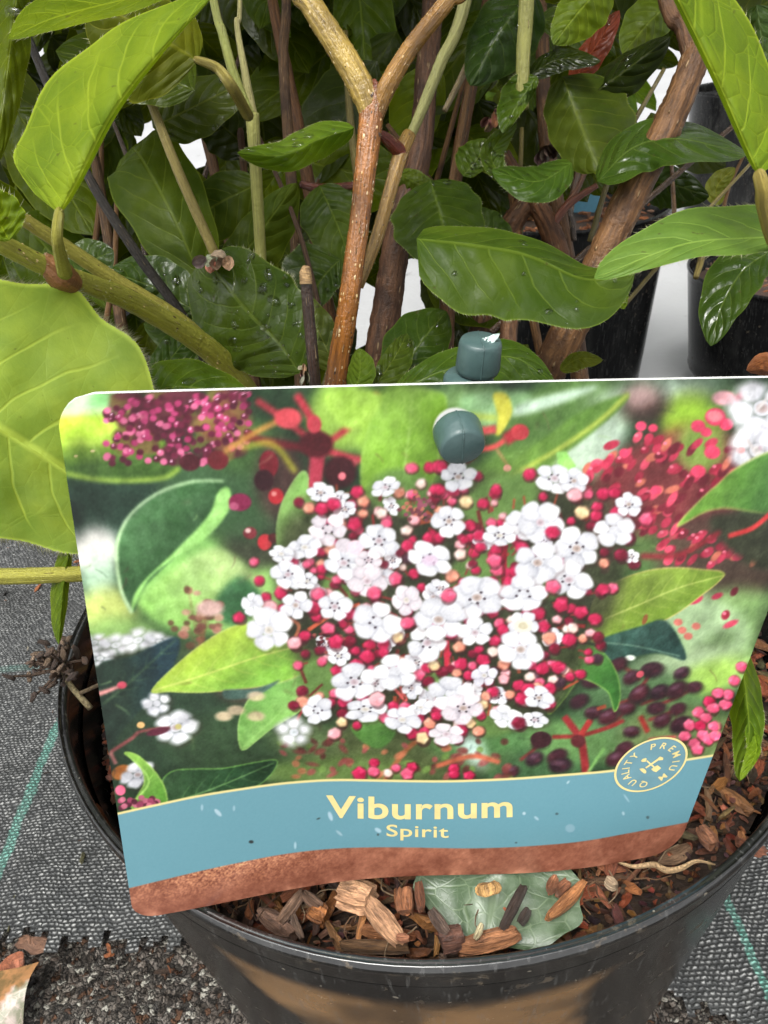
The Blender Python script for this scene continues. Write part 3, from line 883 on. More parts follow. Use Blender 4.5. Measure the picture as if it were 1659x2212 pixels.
leaf([(800, 850, .177), (850, 775, .18), (880, 720, .186)], 24, 40, (0.03, 0.06, 0.016))
# -- right side
leaf([(1160, 165, .203), (1125, 215, .203), (1085, 288, .205)], 18, 46, (0.035, 0.08, 0.016), dr=.004, hair=30, wave=.003)
leaf([(1215, 165, .212), (1250, 260, .210), (1295, 372, .208)], 118, 72, (0.035, 0.068, 0.016), None, mat=M_LEAF, hair=40, dl=.008, dr=.008, a=.5, b=.4)
leaf([(1290, 392, .200), (1370, 318, .198), (1470, 300, .197), (1615, 335, .200)], 46, 62, (0.022, 0.055, 0.016), None, 'glossy wavy dark leaf crossing the thick right stem', M_WET, dl=.010, dr=-.006, wave=.004)
leaf([(1235, 352, .207), (1160, 392, .204), (1062, 368, .206)], 48, 34, (0.026, 0.068, 0.018), hair=60, dl=-.006, dr=.006, curl=.004)
leaf([(1085, 390, .212), (1062, 330, .212), (1115, 262, .213)], 24, 28, (0.04, 0.085, 0.022), hair=30, dl=-.005)
leaf([(1255, 222, .216), (1340, 160, .214), (1448, 78, .211)], 34, 52, XG, dl=.006, dr=.004, mat=M_DARK)
leaf([(1232, 180, .226), (1280, 110, .224), (1338, 22, .221)], 26, 32, (0.16, 0.035, 0.022), None, 'old reddish leaf turned wine red in the upper right', M_DARK, dl=.004)
leaf([(1310, -40, .206), (1250, 25, .207), (1195, 96, .208)], 60, 46, (0.08, 0.155, 0.022), mat=M_LEAF, hair=30, dl=.005)
leaf([(1465, -10, .222), (1400, 50, .221), (1345, 118, .222)], 44, 52, (0.06, 0.12, 0.022), dl=.005)
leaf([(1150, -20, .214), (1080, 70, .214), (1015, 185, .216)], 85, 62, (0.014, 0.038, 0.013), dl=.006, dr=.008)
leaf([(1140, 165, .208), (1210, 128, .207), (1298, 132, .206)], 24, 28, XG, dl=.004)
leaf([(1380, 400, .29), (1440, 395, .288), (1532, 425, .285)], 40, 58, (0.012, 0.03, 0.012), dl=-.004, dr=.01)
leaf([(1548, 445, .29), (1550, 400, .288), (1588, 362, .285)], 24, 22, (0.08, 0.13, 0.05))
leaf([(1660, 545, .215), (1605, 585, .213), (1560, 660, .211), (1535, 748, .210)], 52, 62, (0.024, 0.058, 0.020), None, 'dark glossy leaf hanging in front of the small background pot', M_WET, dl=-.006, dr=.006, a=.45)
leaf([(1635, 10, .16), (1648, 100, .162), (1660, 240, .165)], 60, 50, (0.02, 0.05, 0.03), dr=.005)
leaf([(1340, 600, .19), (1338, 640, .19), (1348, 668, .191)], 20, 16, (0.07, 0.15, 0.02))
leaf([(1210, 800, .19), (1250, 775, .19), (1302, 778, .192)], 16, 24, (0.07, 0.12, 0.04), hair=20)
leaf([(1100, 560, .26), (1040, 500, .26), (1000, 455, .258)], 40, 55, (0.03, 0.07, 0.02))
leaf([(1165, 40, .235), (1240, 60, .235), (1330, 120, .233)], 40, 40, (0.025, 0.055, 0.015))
# -- behind the side branch
leaf([(420, 670, .205), (330, 620, .204), (235, 585, .203)], 60, 70, (0.025, 0.06, 0.015), dl=.006)
leaf([(150, 620, .185), (190, 570, .184), (245, 540, .183)], 55, 60, (0.02, 0.05, 0.014))
leaf([(480, 760, .215), (400, 720, .216), (310, 700, .218)], 56, 50, (0.02, 0.048, 0.015))
leaf([(330, 830, .20), (380, 760, .202), (430, 700, .206)], 40, 44, (0.018, 0.045, 0.014))
# -- blades hanging past the label edges
leaf([(155, 1160, .148), (140, 1240, .147), (132, 1320, .146), (127, 1392, .146)], 13, 26, (0.06, 0.125, 0.022), dl=.004, dr=.003, hair=16)
leaf([(1600, 1400, .158), (1612, 1500, .157), (1618, 1590, .156), (1598, 1688, .156)], 34, 40, (0.065, 0.14, 0.022), None, 'narrow green leaf hanging over the mulch right of the label', hair=60, dl=.004, dr=.008, a=.5, b=.6, wave=.003)
leaf([(1618, 1560, .157), (1634, 1620, .156), (1600, 1686, .154)], 10, 22, (0.09, 0.19, 0.022), hair=14)

# -- stems and twigs
def stem(name, pts, wpx, col, mat=M_STEM, label=None, jit=0.03, seg=14, hair=0, parent=shrub, n=None, warts=0):
    m = MB()
    ds = [p[2] for p in pts]
    rad = [wp * 0.5 * d / F for wp, d in zip(wpx, ds)]
    W3 = [P(*p) for p in pts]
    if pts[-1][1] < 0 and name in ('stem', 'branch', 'twig'):       # runs on up into the crown
        g_ = W3[-1] - W3[-2]; g_ = g_ / np.linalg.norm(g_) * .06 + np.array([0, .006, .05])
        W3 += [W3[-1] + g_ * .6, W3[-1] + g_ * 1.5]; rad = rad + [rad[-1] * .9, rad[-1] * .6]
    c, r = tube(m, W3, rad, n=n or 14 * len(W3), seg=seg, col=col, jit=jit)
    for k in range(warts):
        i = rnd.randrange(2, len(c) - 2)
        t = c[i + 1] - c[i]; t /= np.linalg.norm(t)
        q = np.cross(t, [rnd.uniform(-1, 1) for _ in range(3)]); q /= np.linalg.norm(q)
        b2 = np.cross(t, q); h = r[i] * rnd.uniform(.06, .15)
        V = [c[i] + q * (r[i] + h * .55)] + [c[i] + q * r[i] * .96 + t * h * 1.7 * math.cos(z) + b2 * h * .8 * math.sin(z) for z in np.arange(6) * math.pi / 3]
        m.add(V, [(0, z + 1, (z + 1) % 6 + 1) for z in range(6)], None, (0.62, 0.46, 0.24) if rnd.random() < .7 else (0.06, .03, .015))
    for k in range(hair):
        i = rnd.randrange(2, len(c) - 2)
        t = c[i + 1] - c[i]; t /= np.linalg.norm(t)
        q = np.cross(t, [rnd.uniform(-1, 1) for _ in range(3)]); q /= np.linalg.norm(q)
        s = np.cross(q, t)
        p0 = c[i] + q * r[i] * 0.95
        h = rnd.uniform(0.0005, 0.0012)
        m.add([p0 - s * 7e-5, p0 + s * 7e-5, p0 + t * 7e-5, p0 + q * h + t * rnd.uniform(-.5, .5) * h], [(0, 1, 3), (1, 2, 3), (2, 0, 3)], None, (0.5, .5, .3), 1)
    ob = m.build(name, [mat, M_HAIR], parent)
    if label: ob['label'] = label
    return ob

def soil_pt(dx, dy):
    return None
BR, OL, DKB, GRN = (0.27, 0.098, 0.013), (0.24, 0.20, 0.045), (0.085, 0.042, 0.022), (0.20, 0.215, 0.055)
main = stem('stem', [(690, 1180, .235), (722, 850, .205), (752, 660, .196), (780, 450, .192), (802, 250, .190), (806, 205, .190)], [52, 46, 46, 44, 54, 62], BR, label='glossy brown main stem forking into a Y', jit=.035, hair=60, warts=190)
stem('branch', [(800, 262, .190), (788, 205, .189), (742, 120, .187), (672, 10, .184), (620, -90, .182)], [40, 58, 56, 50, 46], (0.33, 0.23, 0.05), hair=20, warts=80)
stem('branch', [(812, 250, .190), (832, 195, .188), (886, 105, .184), (968, 0, .178), (1030, -90, .175)], [36, 42, 38, 36, 34], (0.29, 0.15, 0.03), hair=30, warts=80)
stem('bud', [(812, 215, .189), (810, 190, .188), (808, 172, .188)], [30, 24, 8], (0.22, 0.06, 0.03), jit=.12)
stem('branch', [(775, 620, .205), (812, 520, .203), (846, 400, .201), (866, 330, .201), (884, 290, .202)], [20, 28, 30, 34, 30], (0.30, 0.18, 0.045), hair=30, warts=50)
stem('twig', [(866, 330, .201), (836, 300, .196), (815, 285, .193)], [34, 26, 14], (0.14, 0.022, 0.012))
stem('stem', [(800, 1100, .275), (815, 820, .252), (840, 640, .245), (866, 470, .240), (905, 340, .24), (922, 150, .242), (935, -20, .243)], [72, 68, 64, 58, 52, 48, 44], (0.075, 0.036, 0.02), M_ROUGHBARK, jit=.05)
stem('twig', [(884, 300, .215), (910, 240, .214), (950, 140, .212), (1010, -20, .21)], [20, 24, 26, 28], (0.22, 0.22, 0.08), M_GREENSTEM)
stem('twig', [(960, 240, .228), (1010, 140, .226), (1060, 20, .223), (1085, -40, .222)], [12, 16, 20, 22], (0.20, 0.15, 0.07))
stem('stem', [(1080, 1120, .25), (1172, 835, .222), (1262, 650, .212), (1350, 450, .205), (1440, 275, .200), (1500, 130, .197), (1528, 20, .196), (1560, -60, .195)], [76, 74, 74, 70, 66, 60, 52, 50], (0.12, 0.060, 0.025), M_ROUGHBARK, 'thick rough brown stem leaning right', jit=.06, hair=20)
stem('branch', [(1500, 150, .197), (1478, 60, .197), (1432, -30, .198)], [44, 40, 36], (0.10, 0.05, 0.025), M_ROUGHBARK, jit=.06)
stem('stem', [(1010, 860, .29), (1060, 620, .275), (1098, 500, .266), (1150, 420, .260)], [56, 54, 50, 44], (0.10, 0.048, 0.024), M_ROUGHBARK, jit=.06)
stem('branch', [(1215, 640, .27), (1200, 530, .265), (1160, 440, .260), (1130, 400, .258), (1090, 330, .255)], [52, 50, 42, 34, 22], (0.11, 0.05, 0.025), M_ROUGHBARK, jit=.06)
stem('twig', [(1190, 490, .262), (1230, 440, .258), (1290, 400, .255)], [20, 18, 12], (0.16, 0.05, 0.03))
stem('twig', [(1200, 470, .262), (1240, 420, .26), (1265, 370, .258)], [16, 14, 10], (0.15, 0.06, 0.03))
stem('twig', [(1240, 520, .27), (1234, 470, .27), (1228, 440, .27)], [12, 12, 9], (0.05, 0.03, 0.02))
stem('twig', [(1128, 235, .206), (1130, 120, .204), (1138, -20, .202)], [28, 30, 34], (0.21, 0.21, 0.06), M_GREENSTEM)
stem('twig', [(568, 700, .218), (563, 550, .210), (552, 360, .200), (545, 245, .196)], [22, 24, 26, 30], (0.25, 0.25, 0.075), M_GREENSTEM, hair=20)
stem('twig', [(545, 255, .196), (508, 170, .192), (480, 70, .189), (455, -30, .187)], [24, 22, 20, 18], (0.22, 0.24, 0.065), M_GREENSTEM)
stem('twig', [(546, 250, .196), (528, 150, .192), (512, 50, .189), (518, -30, .187)], [22, 16, 12, 10], (0.30, 0.28, 0.12), M_GREENSTEM)
stem('twig', [(500, 640, .213), (462, 545, .206), (385, 370, .198), (310, 180, .192)], [22, 22, 22, 18], (0.21, 0.17, 0.055), M_GREENSTEM, hair=20)
stem('twig', [(480, 860, .20), (405, 700, .19), (290, 540, .185), (180, 360, .182), (60, 80, .178)], [24, 22, 22, 20, 18], (0.012, 0.009, 0.007), M_ROUGHBARK, label='thin blackened twig running behind the side branch')
stem('branch', [(600, 960, .215), (490, 790, .190), (310, 665, .165), (130, 590, .142), (-40, 505, .128)], [54, 50, 46, 43, 42], (0.25, 0.25, 0.038), M_GREENSTEM, 'olive green side branch reaching to the left edge', hair=110, warts=70)
stem('node', [(88, 560, .138), (128, 592, .1405), (158, 612, .145)], [38, 66, 44], (0.20, 0.09, 0.035), M_GREENSTEM)
stem('branch', [(520, 860, .205), (420, 720, .185), (240, 600, .168), (60, 480, .152), (-80, 400, .142)], [36, 36, 34, 30, 28], (0.27, 0.245, 0.05), M_GREENSTEM, hair=40, warts=20)
stem('stem', [(650, 900, .26), (640, 560, .245), (625, 330, .24), (612, 120, .236), (618, -20, .234)], [24, 24, 24, 22, 20], (0.10, 0.056, 0.028), M_ROUGHBARK)
stem('stem', [(290, 900, .26), (262, 700, .255), (238, 540, .25), (205, 340, .245)], [26, 26, 24, 20], (0.10, 0.056, 0.028), M_ROUGHBARK)
stem('stem', [(1098, 900, .24), (1098, 740, .238), (1106, 640, .236)], [36, 38, 38], (0.12, 0.06, 0.03), M_ROUGHBARK)
cut = stem('cut_twig', [(694, 1000, .19), (681, 835, .172), (668, 690, .165), (661, 610, .162)], [30, 26, 26, 25], (0.035, 0.016, 0.01), label='dark pruned twig with a pale cut end')
stem('cut_end', [(661, 614, .1615), (660, 590, .161), (662, 576, .161)], [27, 26, 16], (0.50, 0.34, 0.17), M_CHIP, parent=cut, jit=.12)
stem('branch', [(-60, 1246, .146), (60, 1244, .147), (170, 1240, .149), (330, 1236, .158), (560, 1250, .20)], [36, 36, 34, 32, 30], (0.27, 0.26, 0.045), M_GREENSTEM, 'straight yellow green side branch passing behind the label edge')
stem('twig', [(650, 398, .245), (700, 408, .243), (770, 400, .235)], [16, 22, 16], (0.09, 0.02, 0.012))

r6 = random.Random(15)
for k in range(26):
    x0, d0 = r6.uniform(150, 1560), r6.uniform(.225, .30)
    x1 = x0 + r6.gauss(0, 150); y0 = r6.uniform(420, 860); y1 = y0 - r6.uniform(250, 520)
    w0 = r6.uniform(9, 20)
    if 1390 < x0 and y0 > 520: y0 = 500
    stem('twig', [(x0, y0, d0), ((x0 + x1) / 2 + r6.uniform(-25, 25), (y0 + y1) / 2, d0 - .004), (x1, y1, d0 - .008)], [w0, w0 * .9, w0 * .65], r6.choice([(.10, .05, .022), (.06, .032, .018), (.16, .13, .04), (.12, .06, .02)]), r6.choice([M_ROUGHBARK, M_STEM, M_GREENSTEM]), seg=9, n=18)

for pts, wd, cl in [([(742, 900, .27), (700, 620, .262), (655, 330, .256), (600, 60, .25), (580, -60, .25)], [34, 32, 28, 24, 22], (.11, .05, .02)),
                     ([(960, 900, .27), (968, 620, .262), (985, 380, .257), (1030, 120, .252), (1060, -60, .25)], [36, 34, 30, 26, 22], (.10, .045, .018)),
                     ([(560, 900, .28), (520, 640, .272), (470, 400, .268), (400, 100, .262), (380, -60, .26)], [30, 28, 24, 20, 18], (.09, .045, .02)),
                     ([(1260, 900, .29), (1230, 600, .28), (1180, 300, .272), (1170, 40, .268), (1150, -60, .266)], [40, 36, 32, 28, 24], (.10, .05, .022))]:
    stem('stem', pts, wd, cl, M_ROUGHBARK, jit=.05)
stem('branch', [(1400, 1330, .235), (1560, 1150, .205), (1770, 900, .165), (1775, 640, .137), (1900, 480, .132), (2050, 300, .128)], [44, 42, 40, 34, 28, 22], (.22, .18, .045), M_GREENSTEM)
stem('branch', [(-40, 505, .128), (-170, 455, .118), (-330, 400, .108)], [48, 44, 38], (.24, .23, .04), M_GREENSTEM)
stem('twig', [(-262, 772, .126), (-270, 600, .120), (-215, 440, .115)], [20, 22, 26], (.20, .20, .035), M_GREENSTEM)

# dry shrivelled bits that still hang on the shrub
def dry_bit(x, y, d, w, h, col, label):
    m = MB()
    for k in range(6):
        an = rnd.uniform(0, math.pi)
        p = (x + rnd.uniform(-.3, .3) * w, y + rnd.uniform(-.3, .3) * h, d + rnd.uniform(-.003, .003))
        q = (p[0] + math.cos(an) * w * .6, p[1] + math.sin(an) * h * .6, d + rnd.uniform(-.003, .003))
        mid_ = ((p[0] + q[0]) / 2 + rnd.uniform(-6, 6), (p[1] + q[1]) / 2 + rnd.uniform(-6, 6), d)
        leaf_geo(m, [p, mid_, q], w * .26, w * .2, dl=rnd.uniform(-.006, .006), dr=rnd.uniform(-.006, .006), col=tuple(min(.8, z * rnd.uniform(1.2, 2.6)) for z in col), nu=7, nv=4, curl=rnd.uniform(-.006, .006))
    ob = m.build('dry_bract', M_CHIP, shrub, smooth=False); ob['label'] = label
dry_bit(462, 562, .176, 62, 44, (0.30, 0.21, 0.16), 'shrivelled pale brown dead leaf on the torn wet leaf')
dry_bit(655, 792, .160, 20, 52, (0.34, 0.24, 0.17), 'small dry brown bract above the label edge')
dry_bit(1062, 240, .215, 36, 60, (0.16, 0.07, 0.045), 'dry brown bud in the shade')
dry_bit(1185, 315, .23, 60, 50, (0.09, 0.06, 0.035), 'clump of withered dark leaf in the shade')

# inner and upper foliage, past counting
GAPS = [(330, 318, 42), (410, 305, 40), (520, 310, 18), (350, 640, 26), (345, 600, 16), (912, 618, 44), (900, 690, 30), (800, 655, 16), (1430, 205, 52), (1370, 205, 40),
        (1450, 640, 190), (1600, 400, 130), (1560, 140, 45), (1040, 480, 20), (1190, 520, 60), (1255, 470, 30), (785, 700, 22), (590, 330, 12), (1060, 215, 14), (1580, 800, 140), (1290, 750, 120)]
r3 = random.Random(5)
fol = MB()
made = 0
while made < 470:
    x, y = r3.uniform(-60, 1720), r3.uniform(-140, 840)
    d = r3.uniform(0.27, 0.42)
    L = r3.uniform(0.024, 0.055)
    lp = L * F / d
    if any(math.hypot(x - gx, y - gy) < gr + 0.30 * lp for gx, gy, gr in GAPS): continue
    an = r3.gauss(1.3, 0.9)
    dx, dy = math.cos(an) * lp / 2, math.sin(an) * lp / 2
    tilt = r3.uniform(-.012, .012)
    k = r3.uniform(0.6, 1.25)
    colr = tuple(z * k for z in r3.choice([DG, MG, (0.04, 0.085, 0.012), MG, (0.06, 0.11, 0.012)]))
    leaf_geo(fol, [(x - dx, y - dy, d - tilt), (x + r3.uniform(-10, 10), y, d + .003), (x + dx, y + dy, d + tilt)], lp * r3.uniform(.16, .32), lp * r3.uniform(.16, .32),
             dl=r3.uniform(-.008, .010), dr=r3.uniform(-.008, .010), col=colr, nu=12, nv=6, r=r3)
    made += 1
for x, y, an, lp in [(470, 205, 1.2, 230), (565, 300, 1.5, 190), (670, 205, 1.4, 220), (585, 130, 1.7, 240), (715, 300, 1.3, 200), (235, 330, 1.1, 200), (250, 450, 1.6, 180), (640, 480, 1.5, 220), (700, 640, 1.5, 220), (950, 640, 1.4, 150),
                    (985, 250, 1.6, 210), (1000, 120, 1.4, 230), (1080, 470, 1.3, 160), (400, 60, 1.2, 240), (560, 20, 1.5, 240), (720, 100, 1.5, 230), (860, 60, 1.6, 230), (1190, 290, 1.4, 220), (860, 180, 1.5, 220), (560, 620, 1.2, 200), (430, 560, 1.2, 160), (1330, 330, 1.5, 200), (1120, 380, 1.5, 200), (1500, 330, .4, 150)]:
    d = r3.uniform(.33, .40)
    dx, dy = math.cos(an) * lp / 2, math.sin(an) * lp / 2
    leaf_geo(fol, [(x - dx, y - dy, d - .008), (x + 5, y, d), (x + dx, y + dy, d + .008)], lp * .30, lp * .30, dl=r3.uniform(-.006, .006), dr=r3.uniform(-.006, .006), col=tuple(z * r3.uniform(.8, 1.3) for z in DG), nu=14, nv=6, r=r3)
def free_leaf(mb, c, L, W, az, el, rl, col, r):
    a = np.array([math.cos(az) * math.cos(el), math.sin(az) * math.cos(el), math.sin(el)])
    b = np.cross([0, 0, 1.0], a); b /= np.linalg.norm(b); n = np.cross(a, b)
    b, n = math.cos(rl) * b + math.sin(rl) * n, -math.sin(rl) * b + math.cos(rl) * n
    V, UV = [], []
    nu, nv = 10, 4
    for i in range(nu + 1):
        u = i / nu
        pf = float(prof(u))
        for j in range(nv + 1):
            v = -1 + 2 * j / nv
            V.append(np.array(c) + a * L * u + b * W * pf * v + n * (0.15 * W * pf * abs(v) - 0.25 * L * u * u)); UV.append((u, .5 + v / 2))
    f = [(i * (nv + 1) + j, i * (nv + 1) + j + 1, (i + 1) * (nv + 1) + j + 1, (i + 1) * (nv + 1) + j) for i in range(nu) for j in range(nv)]
    mb.add(V, f, UV, col)
for i in range(300):       # the crown above, which shades the stems
    a = r3.uniform(0, 6.28); rr = 0.23 * math.sqrt(r3.random())
    x, y = 0.01 + rr * math.cos(a) * 1.15, 0.30 + rr * math.sin(a)
    z = r3.uniform(0.40, 0.62)
    if y < 0.17 + (z - .40) * 0.15: continue
    k = r3.uniform(.8, 1.4)
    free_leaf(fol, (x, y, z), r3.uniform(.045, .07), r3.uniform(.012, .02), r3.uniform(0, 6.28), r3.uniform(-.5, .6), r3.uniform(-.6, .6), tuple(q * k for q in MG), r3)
fo = fol.build('foliage', M_DARK, shrub)
fo['kind'] = 'stuff'
g_ = NG('rain_water')
g_.set(Base_Color=(1, 1, 1), Roughness=.04)
g_.b.inputs['Transmission Weight'].default_value = 1.0
g_.b.inputs['IOR'].default_value = 1.33
wd_ = DROPS.build('water_drops', g_.m, shrub)
wd_['kind'] = 'stuff'

# ------------------------------------------------------------------ fallen leaves and weeds
def fallen(name, label, pts, wl, wr, col, mat, cat='fallen leaf', **kw):
    m = MB()
    leaf_geo(m, pts, wl, wr, col=col, **kw)
    return tag(m.build(name, mat), label, cat)

def depth_of(p):
    return float((np.asarray(p) - CAM) @ A_CAM[:, 2])

def mat_fallen(name, net):
    g = NG(name)
    uv = g.coord('UV'); geo = g.n('NewGeometry').outputs[0]
    sp = g.n('SeparateXYZ'); g.l(uv, sp.inputs[0])
    v = g.math('ABSOLUTE', g.math('SUBTRACT', g.math('MULTIPLY', sp.outputs[1], 2.0), 1.0))
    mid = g.math('SUBTRACT', 1.0, g.smooth(v, 0.02, 0.06))
    e1 = g.vor(uv, 6.5, 'DISTANCE_TO_EDGE'); e2 = g.vor(uv, 20, 'DISTANCE_TO_EDGE')
    vn = g.math('MAXIMUM', mid, g.math('MAXIMUM', g.math('SUBTRACT', 1.0, g.smooth(e1, 0.005, 0.05)), g.math('MULTIPLY', g.math('SUBTRACT', 1.0, g.smooth(e2, 0, .05)), 0.4)))
    base = g.tint()
    c = g.mix(g.smooth(g.noise(geo, 160, 4), .4, .62), g.mix(1.0, base, (0.55, 0.68, 0.50), 'MULTIPLY'), g.mix(1.0, base, (1.3, 1.3, 1.32), 'MULTIPLY'))
    c = g.mix(g.math('MULTIPLY', vn, net), c, g.mix(1.0, base, (1.9, 1.8, 1.75), 'MULTIPLY'))
    g.set(Base_Color=c, Roughness=0.38, Normal=g.bump(g.math('ADD', vn, g.noise(geo, 400, 3)), .15, .0010))
    return g.m
M_FALL = mat_fallen('fallen_leaf_grey', 0.42)
M_FALLB = mat_fallen('fallen_leaf_brown', 0.25)

m = MB()
a0, a1 = hit(1095, 1790, 0.008), hit(1050, 2042, 0.0065)
nu, nv = 26, 14
V, UV = [], []
ax = a1 - a0; L = np.linalg.norm(ax); ax /= L
bx = np.cross([0, 0, 1], ax); bx /= np.linalg.norm(bx)
for i in range(nu + 1):
    u = i / nu
    pf = float(prof(u, .45, .40))
    for j in range(nv + 1):
        vv = -1 + 2 * j / nv
        p = a0 + ax * L * u + bx * vv * pf * 0.0188 * (1 + .04 * math.sin(u * 20 + vv))
        p[2] = max(p[2], float(soil_z(np.array(p[0]), np.array(p[1]))) + 0.0056) + 0.0006 * math.sin(u * 7 + vv * 3) + .0008
        V.append(p); UV.append((u, .5 + vv / 2))
m.add(V, [(i * (nv + 1) + j, i * (nv + 1) + j + 1, (i + 1) * (nv + 1) + j + 1, (i + 1) * (nv + 1) + j) for i in range(nu) for j in range(nv)], UV, (0.080, 0.112, 0.066))
tag(m.build('fallen_leaf', M_FALL), 'wet grey green fallen leaf lying on the mulch under the bottom edge of the label', 'fallen leaf')
big_chip('bark_chip', 'small yellow orange husk stuck on the fallen leaf under the label edge', (1052, 1906), (1058, 1934), 48, 0.0025, (0.55, 0.33, 0.12), 0.009, blunt=.7)

# brown leaf on the asphalt, bottom left corner
m = MB()
def gpt(x, y, z):
    d = A_CAM @ np.array([(x - CX) / F, -(y - CY) / F, 1]); return CAM + d * ((z - CAMZ) / d[2])
V, UV, C = [], [], []
q00, q10, q11, q01 = gpt(-170, 2130, .010), gpt(84, 2076, .016), gpt(48, 2225, .004), gpt(-110, 2330, .004)
for i in range(21):
    for j in range(13):
        s, t = i / 20, j / 12
        p = (q00 * (1 - s) + q10 * s) * (1 - t) + (q01 * (1 - s) + q11 * s) * t
        p = p + np.array([0, 0, .004 * math.sin(t * 3.1) + .0015 * math.sin(s * 6 + t * 4)])
        V.append(p); UV.append((s, t))
        C.append((0.20, 0.095, 0.032) if t < .86 - .55 * s * s + .06 * math.sin(s * 21) else (0.30, 0.25, 0.22))
m.add(V, [(i * 13 + j, i * 13 + j + 1, (i + 1) * 13 + j + 1, (i + 1) * 13 + j) for i in range(20) for j in range(12)], UV, np.array(C))
tag(m.build('fallen_leaf', M_FALLB), 'curled golden brown dead leaf with pale underside on the wet asphalt', 'fallen leaf')
for lab, (x, y), w_, col in [('rust red dead leaf scrap on the asphalt beside the golden dead leaf', (22, 2085), .012, (0.34, .12, .06)), ('dull pink brown leaf scrap on asphalt at the fabric edge', (70, 2040), .014, (0.20, .11, .07))]:
    m = MB(); c = gpt(x, y, .006)
    chip_geo(m, c, w_, w_ * .6, .0012, rnd.uniform(0, 3), .1, .2, col, seg=6, blunt=.7)
    tag(m.build('leaf_scrap', M_CHIP, smooth=False), lab, 'leaf scrap')
m = MB(); c = gpt(1658, 800, 0.0)
o_ = P(1652, 792, .175)
for k in range(3):
    leaf_geo(m, [(1700, 800 + 8 * k, .175), (1655, 780 + 8 * k, .174), (1612, 800, .176)], 16, 20, col=(0.38, 0.13, 0.035), nu=10, nv=5, curl=.003)
ob_ = m.build('dead_leaf', M_CHIP, shrub); ob_['label'] = 'orange dead leaf at the right edge above the label'

# dried weed tuft on the left of the rim
m = MB()
root = gpt(196, 1530, RIMZ - 0.004)
r4 = random.Random(3)
top = root + np.array([-.006, .004, .012])
tube(m, [root, (root + top) / 2 + np.array([-.001, 0, .001]), top], [.0009, .0008, .0006], n=10, seg=7, col=(.22, .19, .10))
for k in range(46):
    s = top + np.array([r4.gauss(-.001, .0045), r4.gauss(0, .004), r4.gauss(.003, .0035)])
    pts = [top + (s - top) * .1, (top + s) / 2 + np.array([r4.uniform(-.001, .001) for _ in range(3)]), s]
    tube(m, pts, [.00045, .0004, .0003], n=6, seg=5, col=(.07, .045, .03))
    chip_geo(m, s, .0034, .0016, .0012, r4.uniform(0, 6), r4.uniform(-1, 1), r4.uniform(0, 6), r4.choice([(.10, .065, .045), (.18, .13, .09), (.06, .04, .03)]), seg=3, r=r4)
t2 = root + np.array([.012, .008, .006])
tube(m, [root + np.array([-.002, .001, .005]), t2], [.0006, .0005], n=6, seg=6, col=(.12, .09, .05))
for k in range(22):
    s = t2 + np.array([r4.gauss(0, .003), r4.gauss(0, .003), r4.gauss(.002, .002)])
    tube(m, [t2, s], [.0004, .0003], n=4, seg=5, col=(.08, .06, .03))
    chip_geo(m, s, .003, .0014, .001, r4.uniform(0, 6), r4.uniform(-1, 1), 0, (.10, .075, .04), seg=3, r=r4)
tag(m.build('dried_weed', M_CHIP, origin=root), 'withered brown weed tuft on the left rim of the front pot', 'dried weed')

# ------------------------------------------------------------------ background plants in pots
def bg_pot(cx, cy, r, h, label, soil=True, seg=64):
    e = empty('plant_pot', (cx, cy, 0))
    tag(e, label, 'plant pot')
    b, rm = pot_mesh(cx, cy, r, h, 0.86, 0.0, 0.02, seg)
    b.build('body', M_POT2, e); rm.build('rim', M_POT2, e)
    m = MB()
    rr = random.Random(int(cx * 1000))
    V = [(cx, cy, h - .012)]; nn = 40
    for k in range(nn):
        a = 2 * math.pi * k / nn; V.append((cx + (r * .92) * math.cos(a), cy + r * .92 * math.sin(a), h - .02))
    m.add(V, [(0, k + 1, (k + 1) % nn + 1) for k in range(nn)], [(p[0] * 50, p[1] * 50) for p in V], (.05, .028, .018))
    for k in range(260):
        q = r * .88 * math.sqrt(rr.random()); a = rr.uniform(0, 6.28)
        L = rr.uniform(.004, .012)
        chip_geo(m, (cx + q * math.cos(a), cy + q * math.sin(a), h - .014 + rr.uniform(-.003, .004)), L, L * .35, L * .2, rr.uniform(0, 6.28), rr.gauss(0, .3), rr.uniform(0, 6), rr.choice(CHIPC), seg=3, r=rr)
    tag(m.build('bark_mulch', M_CHIP, smooth=False), 'brown bark mulch inside the %s' % label.split(',')[0], 'mulch', kind='stuff')
    return e

